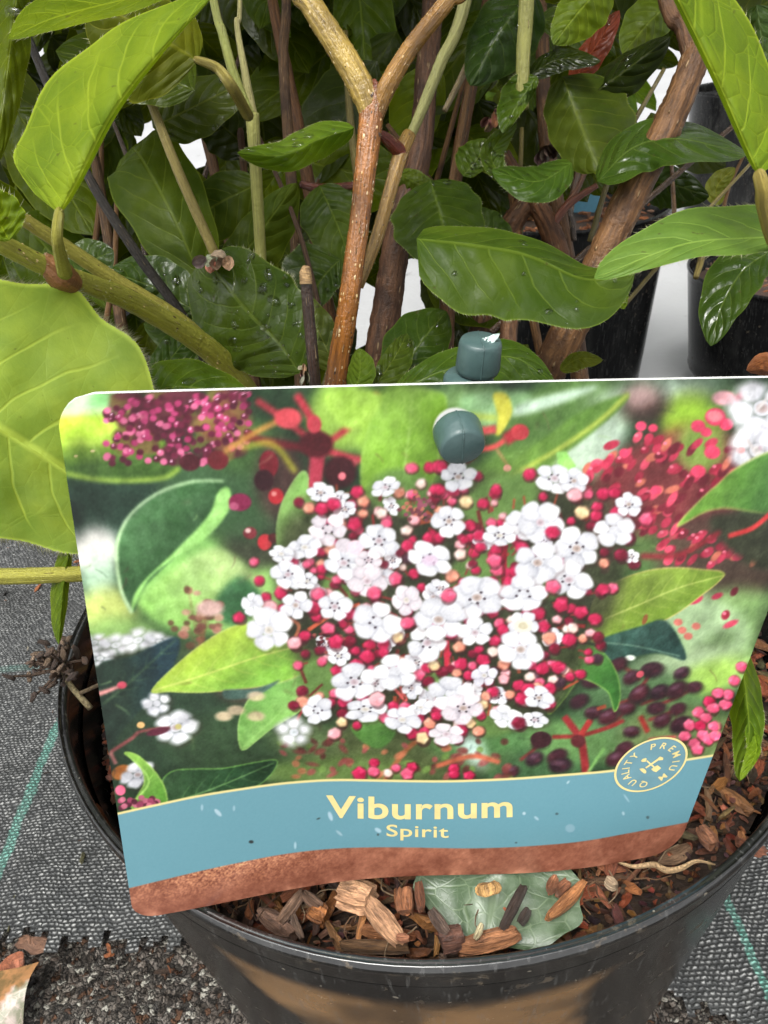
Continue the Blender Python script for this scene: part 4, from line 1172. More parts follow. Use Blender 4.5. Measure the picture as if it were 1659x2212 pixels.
def bg_shrub(cx, cy, z0, z1, spread, n, label, cols, seed, lean=(0, 0), Lr=(.05, .075)):
    e = empty('potted_shrub', (cx, cy, z0))
    tag(e, label, 'shrub')
    rr = random.Random(seed)
    m = MB(); tips = []
    for k in range(7):
        a = rr.uniform(0, 6.28); s = spread * rr.uniform(.4, .9)
        p0 = np.array([cx + rr.uniform(-.02, .02), cy + rr.uniform(-.02, .02), z0 - .01])
        p2 = np.array([cx + s * math.cos(a) + lean[0], cy + s * math.sin(a) + lean[1], z1 * rr.uniform(.75, 1)])
        p1 = (p0 + p2) / 2 + np.array([rr.uniform(-.02, .02), rr.uniform(-.02, .02), .03])
        tube(m, [p0, p1, p2], [.005, .004, .002], n=14, seg=8, col=(.14, .08, .04)); tips.append((p0, p1, p2))
    m.build('stem', M_ROUGHBARK, e)
    f = MB()
    for k in range(n):
        p0, p1, p2 = rr.choice(tips)
        t = rr.uniform(.35, 1.05)
        c = (1 - t) ** 2 * p0 + 2 * t * (1 - t) * p1 + t * t * p2
        c = c + np.array([rr.gauss(0, spread * .22) for _ in range(3)])
        if c[2] < z0 + .04: continue
        kk = rr.uniform(.7, 1.35)
        free_leaf(f, c, rr.uniform(*Lr), rr.uniform(.012, .02), rr.uniform(0, 6.28), rr.uniform(-.7, .5), rr.uniform(-.7, .7), tuple(q * kk for q in rr.choice(cols)), rr)
    o = f.build('foliage', M_LEAF, e); o['kind'] = 'stuff'

G1 = [(0.05, 0.10, 0.02), (0.08, 0.15, 0.025), (0.12, 0.20, 0.04)]
G2 = [(0.10, 0.17, 0.05), (0.14, 0.22, 0.07), (0.06, 0.11, 0.03)]
bg_pot(.180, .75, .108, .185, 'tall black plastic pot behind the thick leaning stem, left of the pale path')
bg_shrub(.180, .77, .17, .62, .16, 170, 'dense green potted shrub in the tall black pot behind the thick leaning stem', G1, 31)
bg_pot(.435, .745, .112, .108, 'low black pot of brown mulch at the right edge, right of the pale path')
bg_shrub(.53, .80, .10, .50, .14, 70, 'loose leafy potted shrub in the low pot at the right edge', G1, 32, (.06, .05))
bg_pot(.70, 1.42, .13, .20, 'black pot standing far back under the top right leaf')
bg_shrub(.70, 1.45, .19, .75, .22, 160, 'pale green potted shrub far back on the right beyond the path', G2, 33)
bg_pot(-.42, 1.05, .12, .19, 'black pot half hidden behind the leaves on the left side')
bg_shrub(-.42, 1.07, .18, .70, .20, 180, 'bushy green potted shrub behind the leaves on the left side', G1, 34)
bg_pot(.06, 1.5, .12, .19, 'black pot far behind the main stem in the middle')
bg_shrub(.06, 1.52, .18, .75, .22, 170, 'fresh green potted shrub far behind the main stem in the middle', G2, 35)

# blue plant card seen through a gap, on its own stick in the tall pot
c0 = P(1255, 470, .745)
rgt = A_CAM[:, 0]; upv = np.array([0, 0, 1.0])
ce = empty('plant_card', (c0[0], c0[1], .165))
tag(ce, 'small blue plant card on a stick glimpsed left of the thick leaning stem', 'plant card')
def slab(mb, c, ax, ay, az, sx, sy, sz, col):
    V = [c + ax * sx * i + ay * sy * j + az * sz * k for k in (-.5, .5) for i, j in ((-.5, -.5), (.5, -.5), (.5, .5), (-.5, .5))]
    mb.add(V, [(3, 2, 1, 0), (4, 5, 6, 7), (0, 1, 5, 4), (1, 2, 6, 5), (2, 3, 7, 6), (3, 0, 4, 7)], None, col)
fw = np.cross(rgt, upv)
m = MB(); slab(m, c0, rgt, upv, fw, .034, .045, .001, (.1, .3, .4)); m.build('card', simple('blue_card', (0.13, 0.33, 0.46), .3), ce, smooth=False)
m = MB(); slab(m, np.array([c0[0], c0[1], (c0[2] - .0225 + .16) / 2]) - fw * .0015, rgt, upv, fw, .004, max(.01, c0[2] - .0225 - .16 + .01), .001, (.1, .1, .1)); m.build('stick', simple('dark_stick', (0.03, 0.035, 0.035), .4), ce, smooth=False)

# ------------------------------------------------------------------ the plant label
LK = 0.957
LW, LH = 0.1262 * LK, 0.1212 * LK
_d = A_CAM @ (np.array([-0.12, -1.72, 1]) / np.linalg.norm([-0.12, -1.72, 1]))
_r = A_CAM @ (np.array([7.1, 0.4, 1]) / np.linalg.norm([7.1, 0.4, 1]))
L_U = -_d
L_R = _r
L_U2 = L_U - (L_U @ L_R) * L_R; L_U2 /= np.linalg.norm(L_U2)
L_N = np.cross(L_R, L_U); L_N /= np.linalg.norm(L_N)
if L_N[1] > 0: L_N = -L_N                       # faces the camera side
L_O = P(290, 1985, .165 * LK)
# corners measured in the plane of the card: it is very slightly out of square
def _uv(x, y):
    d = A_CAM @ np.array([(x - CX) / F, -(y - CY) / F, 1])
    p = CAM + d * ((L_N @ (L_O - CAM)) / (L_N @ d)) - L_O
    return [p @ L_R, p @ L_U2]
CQ = np.array([[_uv(289, 1986), _uv(1462, 1838)], [_uv(117, 853), _uv(1850, 812)]])

def bend(s, t):
    k = np.interp(s, np.linspace(0, 1, 15), BENDK)
    return k * (1 - t) ** 1.6
_bx = np.array([0, .10, .20, .30, .40, .50, .62, .76, .90, 1.0])
_by = np.array([0, .0006, .0018, .0027, .0029, .0020, .0002, -.0014, -.0010, 0])
_q = np.interp(np.linspace(0, 1, 141), _bx, _by)
_q = np.convolve(np.pad(_q, 12, mode='reflect', reflect_type='odd'), np.ones(25) / 25, 'valid')
def bend(s, t):
    return np.interp(s, np.linspace(0, 1, 141), _q) * np.clip(1 - t, 0, 1) ** 1.6 + 0.0006 * np.sin(math.pi * s) * t

def lab(s, t, off=0.0):
    """point on the front of the label: s to the right, t upwards, both 0..1"""
    s, t = np.asarray(s, float), np.asarray(t, float)
    b = -bend(s, t) + off
    s_, t_ = s[..., None], t[..., None]
    q = (CQ[0, 0] * (1 - s_) + CQ[0, 1] * s_) * (1 - t_) + (CQ[1, 0] * (1 - s_) + CQ[1, 1] * s_) * t_
    return L_O + q[..., :1] * L_R + q[..., 1:] * L_U2 + b[..., None] * L_N

_inv = np.linalg.inv(np.stack([L_R * LW, L_U * LH, L_N], 1))
def plane_st(px):
    px = np.asarray(px, float)
    d = np.stack([(px[..., 0] - CX) / F, -(px[..., 1] - CY) / F, np.ones(px.shape[:-1])], -1) @ A_CAM.T
    n = _inv[2]
    t = (n @ (L_O - CAM)) / (d @ n)
    q = (CAM + d * t[..., None] - L_O) @ _inv.T
    return q[..., :2]
def st(px):
    """label coordinates of a spot measured on the photographed label"""
    px = np.asarray(px, float)
    q = plane_st(px)
    for _ in range(6):
        q = q + plane_st(px) - plane_st(proj(lab(q[..., 0], q[..., 1])))
    return q
def st2(px1920):
    return st(np.asarray(px1920, float) * (1659 / 1920))

# outline: left and right limits of every row, with rounded corners
RC = {'tl': .0052, 'bl': .0050, 'tr': .0052, 'br': .0075}
def limits(t):
    lo, hi = np.zeros_like(t), np.ones_like(t)
    y = t * LH
    for key, (left, top) in {'tl': (1, 1), 'bl': (1, 0), 'tr': (0, 1), 'br': (0, 0)}.items():
        r = RC[key]
        dy = (y - (LH - r)) if top else (r - y)
        k = np.clip(dy, 0, r)
        ins = (r - np.sqrt(np.clip(r * r - k * k, 0, None))) / LW
        if left: lo = np.maximum(lo, ins)
        else: hi = np.minimum(hi, 1 - ins)
    return lo, hi
NS, NT = 720, 540
tt = np.linspace(0, 1, NT)
lo, hi = limits(tt)
sg = np.linspace(0, 1, NS)
SS = lo[:, None] + (hi - lo)[:, None] * sg[None, :]
TT = np.repeat(tt[:, None], NS, 1)

# ---- the printed picture, painted shape by shape on a fine canvas (positions in 1920 x 2560 measure)
CW, CH = 1440, 1080
cs, ct = np.meshgrid((np.arange(CW) + .5) / CW, 1 - (np.arange(CH) + .5) / CH)
pp = proj(lab(cs, ct)) * (1920 / 1659)
PX, PY = pp[..., 0], pp[..., 1]
IMG = np.zeros((CH, CW, 3)); IMG[:] = (44, 66, 44)
ra = np.random.RandomState(12)

def boxblur(a, r):
    if r < 1: return a
    for axis in (0, 1):
        for _ in range(2):
            p = [(0, 0)] * a.ndim; p[axis] = (r + 1, r)
            c = np.cumsum(np.pad(a, p, mode='edge'), axis=axis)
            n = a.shape[axis]
            i1 = [slice(None)] * a.ndim; i0 = [slice(None)] * a.ndim
            i1[axis] = slice(2 * r + 1, 2 * r + 1 + n); i0[axis] = slice(0, n)
            a = (c[tuple(i1)] - c[tuple(i0)]) / (2 * r + 1)
    return a

def window(x0, x1, y0, y1, pad=4):
    q = st2([(x0, y0), (x1, y0), (x1, y1), (x0, y1), ((x0 + x1) / 2, y0), ((x0 + x1) / 2, y1)])
    a0, a1 = int(q[:, 0].min() * CW) - pad, int(q[:, 0].max() * CW) + pad
    b0, b1 = int((1 - q[:, 1].max()) * CH) - pad, int((1 - q[:, 1].min()) * CH) + pad
    a0, a1, b0, b1 = max(0, a0), min(CW, a1), max(0, b0), min(CH, b1)
    return (slice(b0, b1), slice(a0, a1)) if a1 > a0 and b1 > b0 else None

def inside_poly(X, Y, pts):
    m = np.zeros(X.shape, bool)
    n = len(pts)
    for i in range(n):
        x1, y1 = pts[i]; x2, y2 = pts[(i + 1) % n]
        if y1 == y2: continue
        c = ((Y < y1) != (Y < y2)) & (X < (x2 - x1) * (Y - y1) / (y2 - y1) + x1)
        m ^= c
    return m

def lay(wn, mask, col):
    if np.ndim(col) == 1: col = np.asarray(col, float)
    IMG[wn] = IMG[wn] * (1 - mask[..., None]) + np.asarray(col) * mask[..., None]

def closed(pts, n=6):
    p = np.asarray(pts, float); k = len(p); out = []
    for i in range(k):
        a, b, c, d = p[i - 1], p[i], p[(i + 1) % k], p[(i + 2) % k]
        for f in np.arange(n) / n:
            out.append(0.5 * (2 * b + (c - a) * f + (2 * a - 5 * b + 4 * c - d) * f * f + (3 * b - a - 3 * c + d) * f ** 3))
    return np.array(out)

def poly(pts, col, soft=1, round_=True, col2=None, axis=None, alpha=1.0, mott=15):
    pts = closed(pts) if round_ else np.asarray(pts, float)
    pad = 6 + 3 * soft
    wn = window(pts[:, 0].min(), pts[:, 0].max(), pts[:, 1].min(), pts[:, 1].max(), pad)
    if wn is None: return
    m = boxblur(inside_poly(PX[wn], PY[wn], pts).astype(float), soft) * alpha
    c = np.broadcast_to(np.asarray(col, float), m.shape + (3,)).copy()
    if col2 is not None:
        (ax, ay), (bx, by) = axis
        g = np.clip(((PX[wn] - ax) * (bx - ax) + (PY[wn] - ay) * (by - ay)) / ((bx - ax) ** 2 + (by - ay) ** 2), 0, 1)
        c = c * (1 - g[..., None]) + np.asarray(col2, float) * g[..., None]
    if mott:
        c += boxblur(ra.randn(*m.shape), 5)[..., None] * mott * 4 + boxblur(ra.randn(*m.shape), 14)[..., None] * mott * 9 + boxblur(ra.randn(*m.shape), 1)[..., None] * mott * .5
    lay(wn, m, c)

def blob(x, y, rx, ry, col, an=0, soft=2, alpha=1.0):
    r = max(rx, ry) + 3 * soft
    wn = window(x - r, x + r, y - r, y + r, 4 + 2 * soft)
    if wn is None: return
    c, s = math.cos(math.radians(an)), math.sin(math.radians(an))
    X, Y = PX[wn] - x, PY[wn] - y
    q = np.hypot((X * c + Y * s) / rx, (-X * s + Y * c) / ry)
    e = 0.6 * soft / max(3, min(rx, ry)) + .04
    lay(wn, np.clip((1 + e - q) / (2 * e), 0, 1) * alpha, col)

def line(pts, w, col, soft=0, alpha=1.0, w2=None):
    p = spline(np.asarray(pts, float), 10 * len(pts))
    t = np.gradient(p, axis=0); t /= np.linalg.norm(t, axis=1)[:, None] + 1e-9
    n = np.stack([-t[:, 1], t[:, 0]], 1)
    ww = np.linspace(w, w if w2 is None else w2, len(p))[:, None] / 2
    poly(np.concatenate([p + n * ww, (p - n * ww)[::-1]]), col, soft, False, alpha=alpha, mott=0)

def bud(x, y, r, kind, soft=1, an=None):
    pal = {'c': ((222, 58, 104), (160, 28, 66)), 'p': ((244, 120, 150), (214, 70, 110)), 'l': ((252, 196, 200), (240, 160, 170)), 'w': ((252, 232, 222), (240, 204, 190)),
           'h': ((244, 178, 150), (220, 130, 110)), 'd': ((150, 34, 66), (92, 22, 40)), 'm': ((250, 226, 178), (230, 190, 140)), 'k': ((92, 60, 74), (52, 34, 42))}[kind]
    a0 = ra.uniform(0, 360) if an is None else an
    rx, ry = r * ra.uniform(.98, 1.15), r * ra.uniform(.85, .98)
    blob(x + r * .12, y + r * .2, rx * 1.1, ry * 1.1, (70, 30, 34), a0, soft + 1, .55)
    k = ra.randint(5, 8)
    pts = [(x + rx * ra.uniform(.86, 1.12) * math.cos(2 * math.pi * i / k + a0), y + ry * ra.uniform(.86, 1.12) * math.sin(2 * math.pi * i / k + a0)) for i in range(k)]
    poly(pts, pal[0], soft + 1, False, pal[1], ((x - r * .4, y - r * .6), (x + r * .7, y + r * .9)), mott=3)
    poly([pts[0], pts[1], (x + r * .1, y), (x - r * .1, y - r * .1)], tuple(min(255, q + 30) for q in pal[0]), 2, False, alpha=.6, mott=0)
    poly([pts[2], pts[3], (x, y)], tuple(q * .85 for q in pal[0]), 2, False, alpha=.5, mott=0)
    if r > 9:
        line([(x - r * .1, y - r * .1), (x + r * .5 * math.cos(a0), y + r * .55 * math.sin(a0))], r * .10, pal[1], 1, .6)
        line([(x - r * .1, y - r * .1), (x + r * .5 * math.cos(a0 + 2.2), y + r * .55 * math.sin(a0 + 2.2))], r * .10, pal[1], 1, .5)

def flower(x, y, rx, ry, rot=None, tint=(248, 248, 250), cen=(196, 176, 172), stam=True, tilt=0, soft=1.0, grey=0.0):
    rot = ra.uniform(0, 1.26) if rot is None else rot
    r = max(rx, ry) * 1.25
    wn = window(x - r, x + r, y - r, y + r, 6)
    if wn is None: return
    c, s = math.cos(math.radians(tilt)), math.sin(math.radians(tilt))
    X, Y = PX[wn] - x, PY[wn] - y
    U, V = (X * c + Y * s) / rx, (-X * s + Y * c) / ry
    q = np.hypot(U, V); a = np.arctan2(V, U)
    lob = np.zeros_like(q) + .18
    shade = np.zeros_like(q)
    mk = np.zeros_like(q); cov = np.zeros_like(q)
    for k in range(5):
        th = rot + 2 * math.pi * k / 5 + ra.uniform(-.1, .1)
        dd = .60 * ra.uniform(.88, 1.08); pr = .425 * ra.uniform(.86, 1.1)
        px_, py_ = dd * math.cos(th), dd * math.sin(th)
        l1, l2 = (U - px_) * math.cos(th) + (V - py_) * math.sin(th), ((V - py_) * math.cos(th) - (U - px_) * math.sin(th)) * ra.uniform(.86, 1.0)
        d = np.hypot(l1, l2); pa = np.arctan2(l2, l1)
        d = d * (1 + .05 * np.cos(3 * pa + ra.uniform(0, 6)) + .035 * np.cos(5 * pa + ra.uniform(0, 6)) + .05 * np.exp(-(pa / .35) ** 2))
        e = .05 * soft + .012
        m = np.clip((pr + e - d) / (2 * e), 0, 1)
        # each petal: bright body, thin grey rim where it overlaps the last, cupped shade to the middle
        body = 1 - .06 * np.clip(d / pr - .45, 0, 1) ** 1.5 - .10 * np.exp(-(q / .30) ** 2) - .085 * ra.rand() * (1 + grey) - .05 * np.clip(np.cos(pa * 1.0 + ra.uniform(0, 6)), 0, 1) * d / pr
        body = body - .07 * np.exp(-((d - pr * .98) / .07) ** 2) * (mk > .3)
        shade = shade * (1 - m) + body * m
        cov = cov * (1 - m) + m
        mk = np.maximum(mk, m)
    shade = np.where(cov > .02, shade / np.maximum(cov, .02), .9)
    mc = np.clip((.34 - q) / .1, 0, 1)
    shade = np.where(mk < mc, np.minimum(shade, .93) * (1 - mc) + .9 * mc, shade)
    shade = np.where((mk < .5) & (mc > .2), .9, shade)
    mk = np.maximum(mk, mc)
    # cast shadow first
    sh = np.roll(np.roll(boxblur(mk, 4), 5, 0), 4, 1)
    lay(wn, np.clip(sh * .6, 0, .30) * (1 - mk), (66, 44, 44))
    tc = np.asarray(tint, float)
    colr = tc * np.clip(shade, .55, 1)[..., None] ** 1.15 - np.array([6, 5, 0]) * (1 - shade)[..., None] * 8
    colr += boxblur(ra.randn(*mk.shape), 2)[..., None] * 12
    lay(wn, mk, np.clip(colr, 0, 255))
    if cen is not None:
        blob(x, y, rx * .17, ry * .16, cen, 0, 3, .85)
        blob(x, y, rx * .08, ry * .08, tuple(q * .88 for q in cen), 0, 2, .9)
    if stam:
        for k in range(5):
            th = rot + .6 + 2 * math.pi * k / 5
            if ra.rand() < .8:
                blob(x + rx * .27 * math.cos(th), y + ry * .26 * math.sin(th), rx * .045 + 1, ry * .04 + 1, (70, 58, 66), 0, 1, .9)

def pleaf(edge, col, col2, axis, mid=None, rim=None, soft=1, veins=6, vc=None, mott=9):
    poly(edge, col, soft, True, col2, axis, mott=mott)
    vc = vc or tuple(min(255, q + 36) for q in col)
    if rim: 
        e = closed(edge); line(np.concatenate([e, e[:1]])[::3], 3.2, rim, soft, .8)
    if mid is not None:
        line(mid, 5, vc, soft, .9, 2.5)
        p = spline(np.asarray(mid, float), veins + 2)
        e = np.asarray(edge, float).mean(0)
        L = np.linalg.norm(p[-1] - p[0]); t = (p[-1] - p[0]) / L; n = np.array([-t[1], t[0]])
        cl = closed(edge)
        for q in p[1:-1]:
            for sd_ in (-1, 1):
                a1 = q + t * L * .07 + n * sd_ * L * .06; a2 = q + t * L * .15 + n * sd_ * L * .10
                ok = inside_poly(np.array([a2[0], a1[0]]), np.array([a2[1], a1[1]]), cl)
                if ok[1]: line([q, a1] + ([a2] if ok[0] else []), 2.4, vc, 1, .55, 1.2)

# soft, far layers
B = lambda *a, **k: blob(*a, **k)
for x, y, rx, ry, col, an in [(220, 1060, 140, 120, (172, 202, 90), 0), (330, 1270, 240, 90, (44, 66, 54), 0), (240, 1375, 60, 60, (236, 232, 226), 0), (250, 1440, 40, 60, (190, 220, 190), 0),
        (520, 1450, 180, 130, (150, 206, 112), -20), (600, 1500, 120, 90, (168, 214, 124), 0), (270, 1530, 70, 60, (214, 226, 130), 0), (300, 1580, 90, 40, (150, 190, 110), 0),
        (640, 1360, 90, 60, (60, 60, 50), 10), (550, 1240, 160, 100, (70, 100, 66), 20), (600, 1110, 110, 70, (78, 110, 60), 10), (700, 1200, 60, 100, (84, 60, 56), 0),
        (560, 1660, 160, 60, (96, 112, 74), 0), (440, 1780, 200, 140, (52, 72, 54), 0), (640, 1860, 230, 90, (60, 82, 56), 0), (600, 1700, 60, 50, (120, 80, 70), 0),
        (860, 1040, 90, 90, (168, 206, 92), 0), (1010, 1100, 110, 150, (150, 192, 74), 0), (1180, 1020, 120, 60, (140, 176, 110), 0), (1400, 1060, 190, 110, (98, 132, 70), -30),
        (1300, 1190, 220, 70, (112, 148, 70), -15), (1480, 1110, 110, 60, (196, 214, 196), -45), (1640, 985, 150, 34, (206, 226, 206), -5), (1730, 1050, 80, 70, (164, 204, 66), 0),
        (1610, 1010, 60, 50, (66, 48, 44), 0), (1600, 990, 36, 26, (214, 180, 176), 0), (1840, 1000, 60, 40, (96, 120, 84), 0), (1660, 1240, 230, 150, (134, 62, 66), -30), (1750, 1120, 60, 60, (140, 176, 84), 0),
        (1620, 1420, 160, 90, (92, 128, 72), 0), (1800, 1400, 160, 120, (92, 72, 62), 0), (1900, 1330, 60, 80, (60, 74, 52), 0), (1850, 1600, 180, 130, (152, 190, 120), 0), (1760, 1560, 120, 70, (178, 204, 160), 20),
        (1780, 1620, 70, 26, (104, 130, 84), -35), (1700, 1680, 160, 60, (176, 198, 156), -12), (1760, 1700, 110, 40, (166, 204, 96), -24), (1600, 1800, 180, 130, (92, 124, 84), 0), (1700, 1840, 160, 80, (112, 130, 84), 0),
        (1330, 1900, 150, 70, (78, 112, 74), 0), (1420, 1850, 130, 50, (112, 152, 92), 10), (1000, 1880, 260, 80, (88, 98, 62), 0), (850, 1930, 180, 40, (104, 128, 72), 0), (1190, 1850, 120, 50, (96, 140, 84), 0), (1180, 1870, 26, 50, (206, 228, 222), -30),
        (760, 1850, 80, 40, (110, 132, 88), 0), (700, 1930, 60, 20, (130, 160, 90), 0)]:
    B(x, y, rx, ry, col, an=an, soft=18, alpha=.9)
IMG = boxblur(IMG, 9)
# second layer: half sharp leaves and stems
poly([(136, 985), (300, 985), (300, 1040), (220, 1060), (136, 1055)], (150, 206, 140), 5)
poly([(136, 1050), (200, 1035), (330, 1045), (420, 1110), (446, 1180), (330, 1200), (220, 1195), (136, 1165)], (174, 206, 76), 4, True, (70, 100, 44), ((250, 1080), (260, 1160)))
line([(140, 1108), (260, 1108), (400, 1130)], 8, (186, 214, 96), 3, .9); line([(140, 1178), (260, 1200), (400, 1196), (450, 1170)], 9, (182, 212, 90), 3, .9); line([(140, 1035), (220, 1030), (300, 1018)], 7, (196, 226, 150), 3)
poly([(290, 1360), (320, 1300), (390, 1240), (480, 1205), (560, 1205), (570, 1240), (530, 1300), (440, 1390), (360, 1470), (335, 1530), (305, 1480)], (92, 134, 88), 2, True, (58, 92, 56), ((330, 1260), (440, 1360)))
poly([(330, 1530), (345, 1470), (440, 1375), (520, 1290), (545, 1230), (572, 1220), (575, 1270), (520, 1340), (430, 1400), (370, 1450)], (168, 222, 130), 2)
line([(330, 1532), (302, 1470), (292, 1370), (320, 1295), (390, 1235), (480, 1204), (560, 1202)], 9, (206, 236, 186), 2, .95, 5)
poly([(345, 1500), (450, 1410), (540, 1370), (620, 1420), (660, 1500), (560, 1560), (420, 1560)], (158, 210, 112), 6, True, (196, 224, 150), ((400, 1540), (560, 1390)))
poly([(538, 1500), (600, 1440), (660, 1500), (600, 1560), (550, 1550)], (70, 120, 76), 6)
for i in range(46):
    x, y = 505 + ra.randn() * 34, 1555 + ra.randn() * 44
    B(x, y, ra.uniform(7, 13), ra.uniform(6, 10), [(176, 120, 104), (140, 86, 76), (206, 160, 140), (112, 80, 60)][ra.randint(4)], soft=4, alpha=.85)
    if i % 4 == 0: line([(x, y), (500, 1640)], 4, (140, 100, 70), 2, .6)
B(525, 1520, 34, 20, (226, 190, 180), soft=7); B(500, 1640, 26, 16, (236, 200, 190), soft=5)
for x, y, r in ((236, 1606, 34), (290, 1612, 44), (345, 1600, 46), (400, 1604, 38), (250, 1645, 34)): flower(x, y, r, r * .62, soft=5, cen=(214, 220, 214), stam=False, tilt=ra.uniform(-20, 20))
pleaf([(240, 1675), (330, 1640), (440, 1592), (440, 1650), (380, 1740), (310, 1820), (262, 1870)], (46, 66, 54), (38, 64, 72), ((300, 1680), (400, 1660)), [(258, 1760), (330, 1700), (440, 1598)], None, 2, 5, (92, 116, 84))
line([(246, 1735), (300, 1715)], 12, (232, 160, 156), 2, 1, 8); B(305, 1712, 12, 9, (220, 90, 110), soft=3)
flower(392, 1758, 36, 30, soft=3, cen=None, stam=False); flower(440, 1818, 58, 42, soft=2.5, stam=False, tilt=-15, rot=.2)
B(446, 1816, 8, 7, (206, 196, 130), soft=2)
line([(276, 1880), (330, 1845), (352, 1828), (425, 1818)], 9, (150, 84, 84), 2, 1, 6); B(395, 1828, 30, 9, (96, 44, 60), an=-14, soft=2); B(352, 1812, 10, 8, (236, 190, 130), soft=2)
line([(276, 1880), (290, 1910)], 10, (196, 130, 126), 2); B(304, 1930, 26, 18, (190, 120, 60), an=-20, soft=3); flower(345, 1936, 46, 32, soft=2, stam=False, tilt=-30)
B(301, 1975, 13, 13, (240, 120, 150), soft=2)
pleaf([(402, 1960), (440, 1925), (560, 1920), (690, 1900), (650, 1960), (560, 1985), (430, 2020), (400, 2010)], (58, 88, 56), (44, 76, 48), ((420, 1940), (600, 1980)), [(420, 2010), (540, 1968), (686, 1906)], (130, 180, 96), 1, 6, (112, 150, 96))
pleaf([(310, 1882), (340, 1886), (380, 1920), (410, 1965), (418, 2012), (400, 2025), (330, 2020), (360, 1960), (350, 1915)], (150, 196, 90), (96, 146, 60), ((340, 1900), (400, 1990)), [(330, 2010), (372, 1950), (318, 1884)], (178, 214, 110), 1, 5)
for i in range(34): B(ra.uniform(302, 395), 2012 + ra.uniform(-10, 10) - (ra.rand() * 10), 8, 7, [(150, 70, 96), (96, 44, 60), (190, 110, 130)][ra.randint(3)], soft=1)
# top left purple bud cluster
for i in range(90): B(ra.uniform(290, 600), ra.uniform(975, 1150), 24, 20, (92, 40, 54) if ra.rand() < .7 else (120, 110, 60), soft=7, alpha=.7)
B(560, 1060, 70, 60, (150, 110, 70), soft=12, alpha=.6)
for i in range(260):
    x, y = ra.uniform(262, 625), ra.uniform(985, 1165)
    if y < 1000 + .35 * (330 - x) or (x < 320 and y > 1060 and y < 1085): continue
    if x > 520 and y > 1120: continue
    if x < 310 and y > 1090 and ra.rand() < .4: continue
    B(x, y, 9, 8, [(190, 78, 124), (160, 60, 100), (214, 116, 150), (112, 42, 66), (90, 34, 50), (84, 34, 50)][ra.randint(6)], soft=3)
    if ra.rand() < .22: B(x - 2, y - 3, 3, 3, (238, 176, 200), soft=2)
for x, y, rx, ry, c in ((475, 1155, 26, 22, (76, 30, 38)), (545, 1150, 26, 24, (110, 40, 46)), (672, 1160, 24, 34, (132, 40, 52)), (660, 1200, 24, 26, (64, 26, 34)), (600, 1255, 28, 22, (140, 44, 82)), (585, 1265, 12, 10, (190, 96, 128)), (690, 1240, 19, 20, (190, 54, 62)), (685, 1234, 7, 6, (236, 150, 144)), (625, 1332, 17, 15, (130, 56, 62)), (620, 1326, 7, 6, (230, 196, 190)), (662, 1355, 18, 20, (206, 66, 74)), (685, 1345, 15, 12, (96, 34, 40))): B(x, y, rx, ry, c, soft=3)
line([(640, 1000), (700, 1040), (790, 1110)], 17, (170, 62, 72), 3); line([(740, 985), (780, 1050), (800, 1110)], 20, (176, 60, 72), 3); line([(945, 985), (880, 1060), (800, 1120)], 18, (196, 70, 80), 3, 1, 14)
line([(610, 1090), (700, 1110), (780, 1120)], 20, (110, 36, 44), 3); line([(560, 1130), (640, 1080), (700, 1050)], 14, (200, 150, 80), 3); line([(800, 1120), (860, 1140), (905, 1150)], 18, (184, 66, 80), 3, 1, 16); line([(795, 1115), (790, 1180), (782, 1225)], 40, (178, 66, 84), 3, 1, 34)
line([(860, 1190), (890, 1150)], 16, (184, 84, 92), 3); B(790, 1110, 42, 34, (88, 28, 36), soft=7); B(850, 1180, 40, 40, (70, 28, 34), soft=8); B(855, 1190, 10, 10, (230, 130, 140), soft=3); B(720, 1045, 34, 26, (206, 84, 92), soft=6); B(785, 1060, 18, 22, (204, 78, 90), soft=5)
line([(600, 1120), (680, 1110), (740, 1180)], 12, (190, 190, 70), 4)
# top middle leaves
pleaf([(960, 985), (1108, 985), (1100, 1090), (1085, 1190), (1040, 1240), (920, 1250), (903, 1160), (925, 1060)], (150, 192, 82), (118, 160, 52), ((940, 1050), (1070, 1180)), [(1000, 1250), (1020, 1100), (1030, 985)], (170, 208, 110), 2, 4, (176, 212, 120))
poly([(815, 985), (955, 985), (905, 1070), (850, 1060)], (176, 216, 96), 3)
pleaf([(1240, 1185), (1330, 1120), (1450, 1030), (1560, 985), (1560, 1010), (1470, 1090), (1370, 1160), (1300, 1190)], (118, 154, 72), (96, 132, 60), ((1300, 1100), (1450, 1100)), None, None, 3)
line([(1270, 1195), (1400, 1120), (1500, 1050), (1570, 985)], 11, (182, 196, 92), 3, .9)
poly([(1160, 985), (1330, 985), (1240, 1060), (1170, 1050)], (150, 190, 136), 5); poly([(1300, 1010), (1420, 975), (1500, 965), (1400, 1010), (1290, 1040)], (196, 220, 196), 4)
poly([(1232, 985), (1266, 985), (1280, 1030), (1254, 1082), (1238, 1084), (1244, 1040)], (214, 210, 84), 2); line([(1175, 1040), (1245, 1045)], 12, (196, 206, 84), 4)
line([(1190, 1080), (1240, 1072)], 20, (206, 92, 92), 2); line([(1175, 1125), (1230, 1118), (1262, 1100)], 13, (222, 92, 88), 2); line([(1262, 1100), (1300, 1075)], 30, (178, 58, 66), 3); B(1300, 1080, 22, 20, (196, 74, 80), soft=3); line([(1160, 1150), (1185, 1130)], 26, (112, 36, 40), 3); line([(1240, 1120), (1270, 1165)], 5, (190, 140, 100), 2); B(1268, 1170, 10, 9, (232, 170, 150), soft=2)
poly([(1390, 1130), (1415, 1128), (1440, 1165), (1420, 1180), (1396, 1170)], (150, 204, 110), 1, False)
